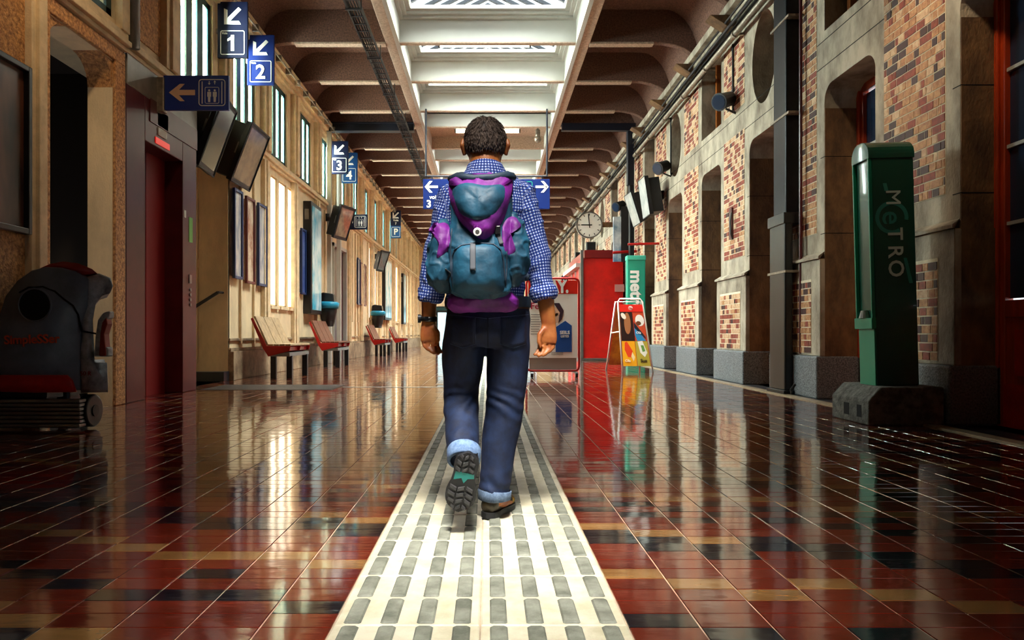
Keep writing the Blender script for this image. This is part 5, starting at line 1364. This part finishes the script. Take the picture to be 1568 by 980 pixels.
def wrinkle(o):
    me = o.data; me.update(); NS = [v.normal.copy() for v in me.vertices]
    spots = [((-.116, YM-.02, .50), .04, .007), ((.072, YM-.05, .50), .035, .006), ((.032, YM-.05, .15), .035, .006), ((0, YM-.1, .77), .03, .005), ((-.11, 3.0, .37), .03, .004)]
    for v, n_ in zip(me.vertices, NS):
        p = v.co.copy(); d = noise.noise(Vector((p.x*10, p.y*10, p.z*7)))*.007
        for (c, w_, am) in spots:
            q_ = math.exp(-((p-Vector(c)).length/(w_*2))**2)
            d += am*q_*math.sin((p.z*1.0+p.x*.45*(1 if p.x > 0 else -1))*95+noise.noise(p*9)*5)
        v.co = p+n_*d
    me.update()
wrinkle(jeans)
st = mat('denim_seam', '0c1730', .8); stl = mat('pale_stitching', '5a6a90', .7)
# back pockets and seams follow the seat surface
from mathutils.bvhtree import BVHTree
bv = BVHTree.FromPolygons([v.co for v in jeans.data.vertices], [tuple(p.vertices) for p in jeans.data.polygons])
def onto(px, py, off=.002):
    x, z = PX(px, YM-.13), PZ(py, YM-.13); hit = bv.ray_cast(Vector((x, YM-.6, z)), Vector((0, 1, 0)))
    y = hit[0].y if hit[0] else YM-.13
    return Vector((x, y-off, z))
def strand(pts, n=10):
    out = []
    for a_, b_ in zip(pts, pts[1:]):
        for i in range(n): t = i/n; out.append(onto(a_[0]+(b_[0]-a_[0])*t, a_[1]+(b_[1]-a_[1])*t))
    out.append(onto(*pts[-1])); return out
def patch(name, x0, x1, y0, y1, m, mid=6, off=.004):
    vs = []; n = 8
    for r_ in range(n+1):
        for c_ in range(n+1):
            px = x0+(x1-x0)*c_/n; py = y0+(y1-y0)*r_/n
            if r_ > n-3: py += mid*(1-abs(c_/n-.5)*2)*((r_-(n-3))/3)
            vs.append(onto(px, py, off))
    fs = [(a_*(n+1)+c_, a_*(n+1)+c_+1, (a_+1)*(n+1)+c_+1, (a_+1)*(n+1)+c_) for a_ in range(n) for c_ in range(n)]
    o = MB().add(vs, fs).build(name, m, jeans, smooth=True, fixn=False); so = o.modifiers.new('s', 'SOLIDIFY'); so.thickness = .004; return o
patch('back_pocket', 689, 728, 486, 526, denim); patch('back_pocket', 766, 806, 486, 526, denim)
a = MB()
for pts in (((689,486),(728,486)), ((689,486),(689,527),(708,533),(728,527),(728,486)), ((766,486),(806,486)), ((766,486),(766,527),(786,533),(806,527),(806,486)), ((683,481),(746,488),(811,481))):
    a.tube(strand(pts), .0012, 5, side=(0, 1, 0))
a.build('stitching', stl, jeans)['kind'] = 'stuff'
a = MB(); a.tube(strand(((747,486),(747,532))), .003, 6, side=(0, 1, 0)); a.build('centre_seam', st, jeans)
belt_m = mat('brown_leather_belt', '5a3a20', .45)
MB().tube([(0, YM, .918), (0, YM, .955)], [(.186, .130), (.182, .126)], 32, cap=False).build('belt', belt_m, man, smooth=True)
# turn-ups
up_m = mat('pale_turn_up_denim', '7f9cc4', .8, col2='5b77a2', vscale=60)
tu = MB(); tu.tube([(.031, YM-.004, .128), (.030, YM-.004, .120), (.029, YM-.004, .084), (.029, YM-.004, .078)], [(.070, .076), (.075, .081), (.073, .079), (.060, .066)], 24, cap=False)
o = tu.build('turn_up', mat('grey_turn_up_denim', '6f86a6', .8, col2='4c5f7c', vscale=60), jeans, smooth=True); so = o.modifiers.new('s', 'SOLIDIFY'); so.thickness = .004
d_ = Vector((.10, -.085, -.11)).normalized()
c0 = Vector((-.097, 2.962, .330)); d_ = (Vector((-.097, 2.915, .283))-c0).normalized()
tu = MB(); tu.tube([c0-d_*.01, c0, c0+d_*.045, c0+d_*.052], [(.066, .070), (.071, .075), (.068, .071), (.056, .058)], 24, cap=False)
o = tu.build('turn_up', up_m, jeans, smooth=True); so = o.modifiers.new('s', 'SOLIDIFY'); so.thickness = .004

# boots ---------------------------------------------------------------
boot_m = mat('dark_brown_leather', '3c3018', .4, var=.3, vscale=20); boot_y = mat('yellow_brown_leather', '8a6a20', .4, var=.4, vscale=20)
rub = mat('black_rubber', '17171a', .55); rub2 = mat('grey_rubber_lug', '3a3a3c', .6); tealr = mat('teal_shank', '1e7d78', .4)
def foot_outline(y):
    # half-widths left/right along the foot, y from -.08 (heel) to .20 (toe)
    t = (y+.08)/.28
    w_ = .036+.013*math.sin(min(1, t*1.15)*PI*.9-.6) if t > .2 else .036*math.sqrt(max(0, 1-((.2-t)/.2)**2))*1.0
    w_ = [.0, .030, .036, .037, .034, .033, .036, .043, .047, .047, .042, .030, .0]
    i = t*12; k = min(11, int(i)); f_ = i-k; return w_[k]*(1-f_)+w_[k+1]*f_
def make_boot(X, upm, capm, sg):
    """X: matrix placing the foot (y forward, z up, origin under the ankle)"""
    N = 26
    ys = [-.08+.28*(.5-.5*math.cos(PI*i/N)) for i in range(N+1)]
    def put(mb): mb.v = [tuple(X @ Vector(v)) for v in mb.v]; return mb
    ol = [(foot_outline(y)+.003, y) for y in ys]; poly = [(w_, y) for w_, y in ol]+[(-w_, y) for w_, y in ol[::-1][1:-1]]
    sole = MB(); sole.prism(poly, 'z', -.0, .026); put(sole)
    up = MB()
    up.tube([(0, -.074, .045), (0, -.066, .05), (0, -.03, .055), (0, .03, .056), (0, .09, .048), (0, .14, .042), (0, .178, .036), (0, .190, .034)],
            [(.018, .022), (.031, .036), (.036, .046), (.037, .048), (.042, .036), (.044, .028), (.034, .020), (.016, .012)], 18, side=(1, 0, 0))
    up.tube([(0, -.028, .05), (0, -.024, .09), (0, -.018, .13)], [(.037, .046), (.040, .048), (.041, .050)], 18)
    u = put(up).build('boot', upm, man, smooth=True); remesh(u, .004, 3); sole.build('sole', rub, u, bevel=.004)
    tc = MB(); tc.tube([(0, .125, .042), (0, .16, .038), (0, .186, .034), (0, .197, .032)], [(.0465, .030), (.041, .027), (.028, .020), (.010, .010)], 16, side=(1, 0, 0)); put(tc).build('toe_cap', capm, u, smooth=True)
    lc = MB()
    for k in range(5): y = .03+k*.022; z = .098-k*.008; lc.tube([(-.022, y, z-.008), (0, y+.006, z), (.022, y, z-.008)], .0028, 6, side=(0, 0, 1))
    put(lc).build('laces', mat('dark_lace', '222222', .7), u)
    lg = MB(); 
    for i in range(9):
        y = -.066+i*.029
        if 2.6 < i < 4.4: continue
        w_ = foot_outline(y+.008)-.004
        if w_ < .012: continue
        n_ = 3
        for c_ in range(n_):
            x0 = -w_+2*w_*c_/n_; x1 = x0+2*w_/n_-.004; sk = .006*(1 if c_ % 2 else -1)
            lg.add([(x0,y+sk,0),(x1,y-sk,0),(x1,y+.018-sk,0),(x0,y+.018+sk,0),(x0+.002,y+.002+sk,-.007),(x1-.002,y+.002-sk,-.007),(x1-.002,y+.016-sk,-.007),(x0+.002,y+.016+sk,-.007)],
                   [(4,5,6,7),(0,1,5,4),(1,2,6,5),(2,3,7,6),(3,0,4,7)])
    put(lg).build('sole_lugs', rub2, u)['kind'] = 'stuff'
    sh = MB(); w_ = .030; sh.prism([(-w_, .014), (w_, .014), (w_+.002, .034), (.012, .040), (.002, .062), (-.008, .040), (-w_-.002, .052)], 'z', -.002, .002); put(sh).build('sole_shank', tealr, u)
ya = math.radians(-24)
Xr = Matrix.Translation((.024, YM+.012, .007)) @ Matrix.Rotation(ya, 4, 'Z'); make_boot(Xr, boot_m, boot_y, 1)
fy = Vector((-.19, .16, -.97)).normalized(); fz = Vector((0.02, .99, .16)); fz = (fz-fy*fz.dot(fy)).normalized(); fx = fy.cross(fz)
# heel of the lifted foot sits just under the turn-up; the sole looks back
Rm = Matrix((fx, fy, fz)).transposed().to_4x4()
Xl = Matrix.Translation(Vector((-.088, 2.866, .272))) @ Rm @ Matrix.Diagonal((1.24, .9, 1.05, 1)); make_boot(Xl, mat('black_leather', '17181a', .4), rub, -1)

# watch
W = LWr+Vector((0, -.003, .018)); w_ = MB(); ax = (LWr-LC).normalized()
w_.tube([W-ax*.011, W+ax*.011], [(.036, .029), (.035, .028)], 20, cap=False); ws = o = w_.build('watch_strap', M['black'], man, smooth=True); so = o.modifiers.new('s', 'SOLIDIFY'); so.thickness = .004; so.offset = 1
a = MB(); a.cyl(W+Vector((-.033, -.006, 0)), W+Vector((-.046, -.008, 0)), .019, 16); a.box(W.x-.012, W.x+.004, W.y-.036, W.y-.032, W.z-.009, W.z+.009); a.build('watch_case', M['steel'], ws)

# ---------------------------------------------------------------- backpack (its own thing)
bp = thing('backpack', 'teal and purple hiking backpack with grey strap worn on the walking man', 'backpack', (-.02, 3.0, 1.2))
def nylon(name, c1, c2): return mat(name, c1, .58, col2=c2, vscale=7, bump=.35, bscale=14, detail=6, bdist=.02)
teal = nylon('teal_nylon', '1a5a78', '12394f'); purp = nylon('purple_nylon', '86209a', '4c1460'); slate = nylon('slate_nylon', '2b4258', '1a2838'); greyw = mat('grey_webbing', '5c6068', .7)
def B(px, py, Y): return Vector(P(px, py, Y))
def rsec(mb, rows, n=28, ex=2.6):
    """rows: (py, px_left, px_right, y_front, y_back), superelliptic sections"""
    vs = []; N = len(rows)
    for (py, pl_, pr_, yf, yb) in rows:
        yc = (yf+yb)/2; z = PZ(py, yf+.03); x0, x1 = PX(pl_, yf+.05), PX(pr_, yf+.05); cx_, ax_, ay_ = (x0+x1)/2, (x1-x0)/2, (yb-yf)/2
        for i in range(n):
            t = 2*PI*i/n; c, s_ = math.cos(t), math.sin(t)
            vs.append((cx_+ax_*math.copysign(abs(c)**(2/ex), c), yc+ay_*math.copysign(abs(s_)**(2/ex), s_), z))
    fs = [(a_*n+c_, a_*n+(c_+1) % n, (a_+1)*n+(c_+1) % n, (a_+1)*n+c_) for a_ in range(N-1) for c_ in range(n)]+[tuple(range(n)), tuple(range((N-1)*n, N*n))]
    mb.add(vs, fs); return mb
BKY = 3.095
mb = rsec(MB(), [(276, 706, 768, 3.0, BKY), (284, 694, 780, 2.96, BKY), (310, 690, 784, 2.935, BKY), (340, 688, 784, 2.92, BKY), (380, 684, 782, 2.895, BKY), (420, 684, 782, 2.885, BKY), (446, 690, 780, 2.90, BKY), (458, 702, 770, 2.95, BKY)])
main = mb.build('main_compartment', teal, bp, smooth=True); remesh(main, .006, 5); cloth_noise(main, .009, 13, .7, 21, .0015, 40)
# side pockets
mb = rsec(MB(), [(336, 674, 684, 3.0, 3.06), (350, 664, 690, 2.96, 3.08), (378, 656, 694, 2.94, 3.085), (408, 652, 696, 2.93, 3.085), (430, 655, 694, 2.94, 3.08), (446, 668, 690, 2.98, 3.06)], ex=2.2)
sp1 = mb.build('side_pocket', teal, bp, smooth=True); remesh(sp1, .006, 5); cloth_noise(sp1, .010, 16, .8, 5, .001)
mb = rsec(MB(), [(326, 780, 790, 3.0, 3.06), (338, 776, 800, 2.96, 3.08), (366, 774, 809, 2.94, 3.085), (396, 774, 812, 2.93, 3.085), (420, 774, 806, 2.94, 3.08), (438, 776, 796, 2.98, 3.06)], ex=2.2)
sp2 = mb.build('side_pocket', teal, bp, smooth=True); remesh(sp2, .006, 5); cloth_noise(sp2, .010, 16, .8, 15, .001)
trees = {}
def bvh(objs):
    vs = []; fs = []
    for o in objs:
        n = len(vs); vs += [v.co.copy() for v in o.data.vertices]; fs += [tuple(i+n for i in p.vertices) for p in o.data.polygons]
    return BVHTree.FromPolygons(vs, fs)
def cast(bvt, px, py, default):
    # perspective-free: the point is found from its own place in x and z
    for _ in range(1):
        Yg = default
        for _ in range(3):
            x, z = PX(px, Yg), PZ(py, Yg); hit = bvt.ray_cast(Vector((x, 2.0, z)), Vector((0, 1, 0)))
            if hit[0] is None: return Vector((x, default, z))
            Yg = hit[0].y
    return Vector((PX(px, Yg), Yg, PZ(py, Yg)))
def pillow(name, outline, bvt, off, bulge, m, default=2.95, rings=6, thick=.01, amp=.004, seed=0, parent=None):
    # smooth the outline, then rings shrinking to the centre, raised in the middle
    pts = [Vector((p[0], p[1])) for p in outline]; fine = []
    n0 = len(pts)
    for i in range(n0):
        p0, p1, p2, p3 = pts[i-1], pts[i], pts[(i+1) % n0], pts[(i+2) % n0]
        for k in range(5):
            t = k/5; fine.append(.5*((2*p1)+(-p0+p2)*t+(2*p0-5*p1+4*p2-p3)*t*t+(-p0+3*p1-3*p2+p3)*t**3))
    n = len(fine); c = sum(fine, Vector((0, 0)))/n; vs = []
    for r_ in range(rings+1):
        s_ = 1-r_/(rings+.6); h_ = bulge*math.sin(PI/2*(1-s_**2.2)**.7) if r_ else 0
        for p in fine:
            q = c+(p-c)*s_; w3 = cast(bvt, q.x, q.y, default); e = noise.noise(Vector((w3.x*26+seed, w3.z*26, seed)))*amp*(0 if r_ == 0 else 1)
            vs.append(w3+Vector((0, -(off if r_ else -.004)-h_-e, 0)))
    w3 = cast(bvt, c.x, c.y, default); vs.append(w3+Vector((0, -off-bulge, 0)))
    fs = [(a_*n+c_, a_*n+(c_+1) % n, (a_+1)*n+(c_+1) % n, (a_+1)*n+c_) for a_ in range(rings) for c_ in range(n)]+[(rings*n+c_, rings*n+(c_+1) % n, (rings+1)*n) for c_ in range(n)]
    o = MB().add(vs, fs).build(name, m, parent or bp, smooth=True, fixn=False)
    sm_ = o.modifiers.new('sm', 'SMOOTH'); sm_.iterations = 2; sm_.factor = .4
    return o
bb = bvh([main, sp1, sp2])
# lid: purple layer with teal panel over it
lid = pillow('lid', [(690,272),(715,266),(745,265),(780,268),(786,282),(780,312),(770,340),(752,362),(738,368),(722,358),(704,340),(692,318),(686,292)], bb, .012, .045, purp, 2.97, seed=2)
bb2 = bvh([main, sp1, sp2, lid])
lidp = pillow('lid_panel', [(694,284),(716,279),(744,283),(772,282),(774,300),(764,322),(748,334),(730,338),(708,330),(697,314),(692,298)], bb2, .003, .014, teal, 2.93, seed=5, parent=lid)
a = MB(); a.tube([B(688, 274, 2.985), B(700, 270, 2.95), B(725, 273, 2.93), (B(755, 272, 2.93)), B(778, 268, 2.95), B(788, 272, 2.985)], [(.012, .010), (.017, .014), (.015, .012), (.016, .013), (.017, .014), (.012, .010)], 10, side=(0, 0, 1))
a.build('rolled_collar', slate, bp, smooth=True)
# front pocket with zip, strap and badge
fp = pillow('front_pocket', [(694,384),(704,375),(730,372),(758,374),(768,384),(771,405),(774,440),(764,450),(732,453),(702,450),(692,440),(692,410)], bb, .010, .030, teal, 2.9, seed=9)
bb3 = bvh([main, sp1, sp2, lid, fp])
def line(pts, r, m, name, off=.004, n=5, bt=None, side=(0, 1, 0), parent=None):
    out = []
    for a_, b_ in zip(pts, pts[1:]):
        for i in range(n): t = i/n; out.append(cast(bt or bb3, a_[0]+(b_[0]-a_[0])*t, a_[1]+(b_[1]-a_[1])*t, 2.9)+Vector((0, -off, 0)))
    out.append(cast(bt or bb3, pts[-1][0], pts[-1][1], 2.9)+Vector((0, -off, 0)))
    return MB().tube(out, r, 8, side=side).build(name, m, parent or bp, smooth=True)
line([(692,430),(692,395),(696,383),(706,376),(730,372),(756,374),(767,383),(771,400),(774,435)], .0035, slate, 'zip', parent=fp)
st_ = line([(724,372),(724,392),(724,414)], [(.0115, .002)]*11, greyw, 'strap', .004, side=(1, 0, 0), parent=fp)
pillow('pocket_piping', [(656,352),(668,342),(684,340),(690,356),(688,380),(678,392),(668,396),(672,376),(664,362)], bb, .003, .008, purp, 2.95, seed=3, parent=sp1)
pillow('pocket_piping', [(770,342),(780,331),(793,333),(800,346),(789,348),(780,356),(786,372),(790,386),(778,392),(770,378),(768,358)], bb, .003, .008, purp, 2.95, seed=4, parent=sp2)
line([(692,350),(690,380),(690,410),(694,440)], .003, slate, 'seam', .002, bt=bb); line([(776,344),(776,380),(776,410),(774,438)], .003, slate, 'seam', .002, bt=bb)
line([(682,412),(690,418),(684,430)], .003, M['black'], 'zip_pull', .004, bt=bb)
c = cast(bb3, 731, 355.5, 2.88); a = MB(); a.cyl(c+Vector((0, -.012, 0)), c+Vector((0, .0, 0)), .0165, 24); bdg = a.build('badge', M['sign_white'], lid, bevel=.002)
a = MB(); a.cyl(c+Vector((0, -.0135, 0)), c+Vector((0, -.012, 0)), .0085, 16); a.build('badge_mark', M['grey_metal'], lid)
line([(762,350),(764,362),(768,374)], [(.009, .002)]*11, greyw, 'strap', .006, side=(1, 0, 0), bt=bb)
c = cast(bb, 762, 352, 2.92); MB().box(c.x-.011, c.x+.011, c.y-.02, c.y-.006, c.z-.02, c.z+.014).build('buckle', M['black'], bp, bevel=.003)
# waist band under the sack
mb = rsec(MB(), [(448, 690, 786, 2.96, BKY+.02), (458, 684, 796, 2.95, BKY+.03), (470, 685, 795, 2.965, BKY+.03), (478, 694, 784, 3.0, BKY+.02)])
hb = mb.build('hip_pad', purp, bp, smooth=True); remesh(hb, .006, 4); cloth_noise(hb, .004, 14, 1, 8)
MB().tube([(0, YM, .925), (0, YM, .95), (0, YM, .972)], [(.190, .134), (.192, .136), (.188, .133)], 32, cap=False).build('hip_belt', slate, bp, smooth=True)
# shoulder straps over the shoulders and under the arms
for sg, x in ((-1, -.112), (1, .092)):
    pts = [(x*.85, BKY-.03, 1.40), (x*.9, BKY-.005, 1.475), (x*1.0, YM-.03, 1.510), (x*1.06, YM+.05, 1.490), (x*1.08, YM+.135, 1.42), (x*1.2, YM+.15, 1.30), (x*1.55, YM+.12, 1.16), (x*1.8, YM+.02, 1.08), (x*1.6, YM-.11, 1.04)]
    MB().tube(pts, [(.026, .008)]*len(pts), 10, side=(1, 0, 0)).build('shoulder_strap', slate, bp, smooth=True)

bpy.data.scenes.remove(TMP)
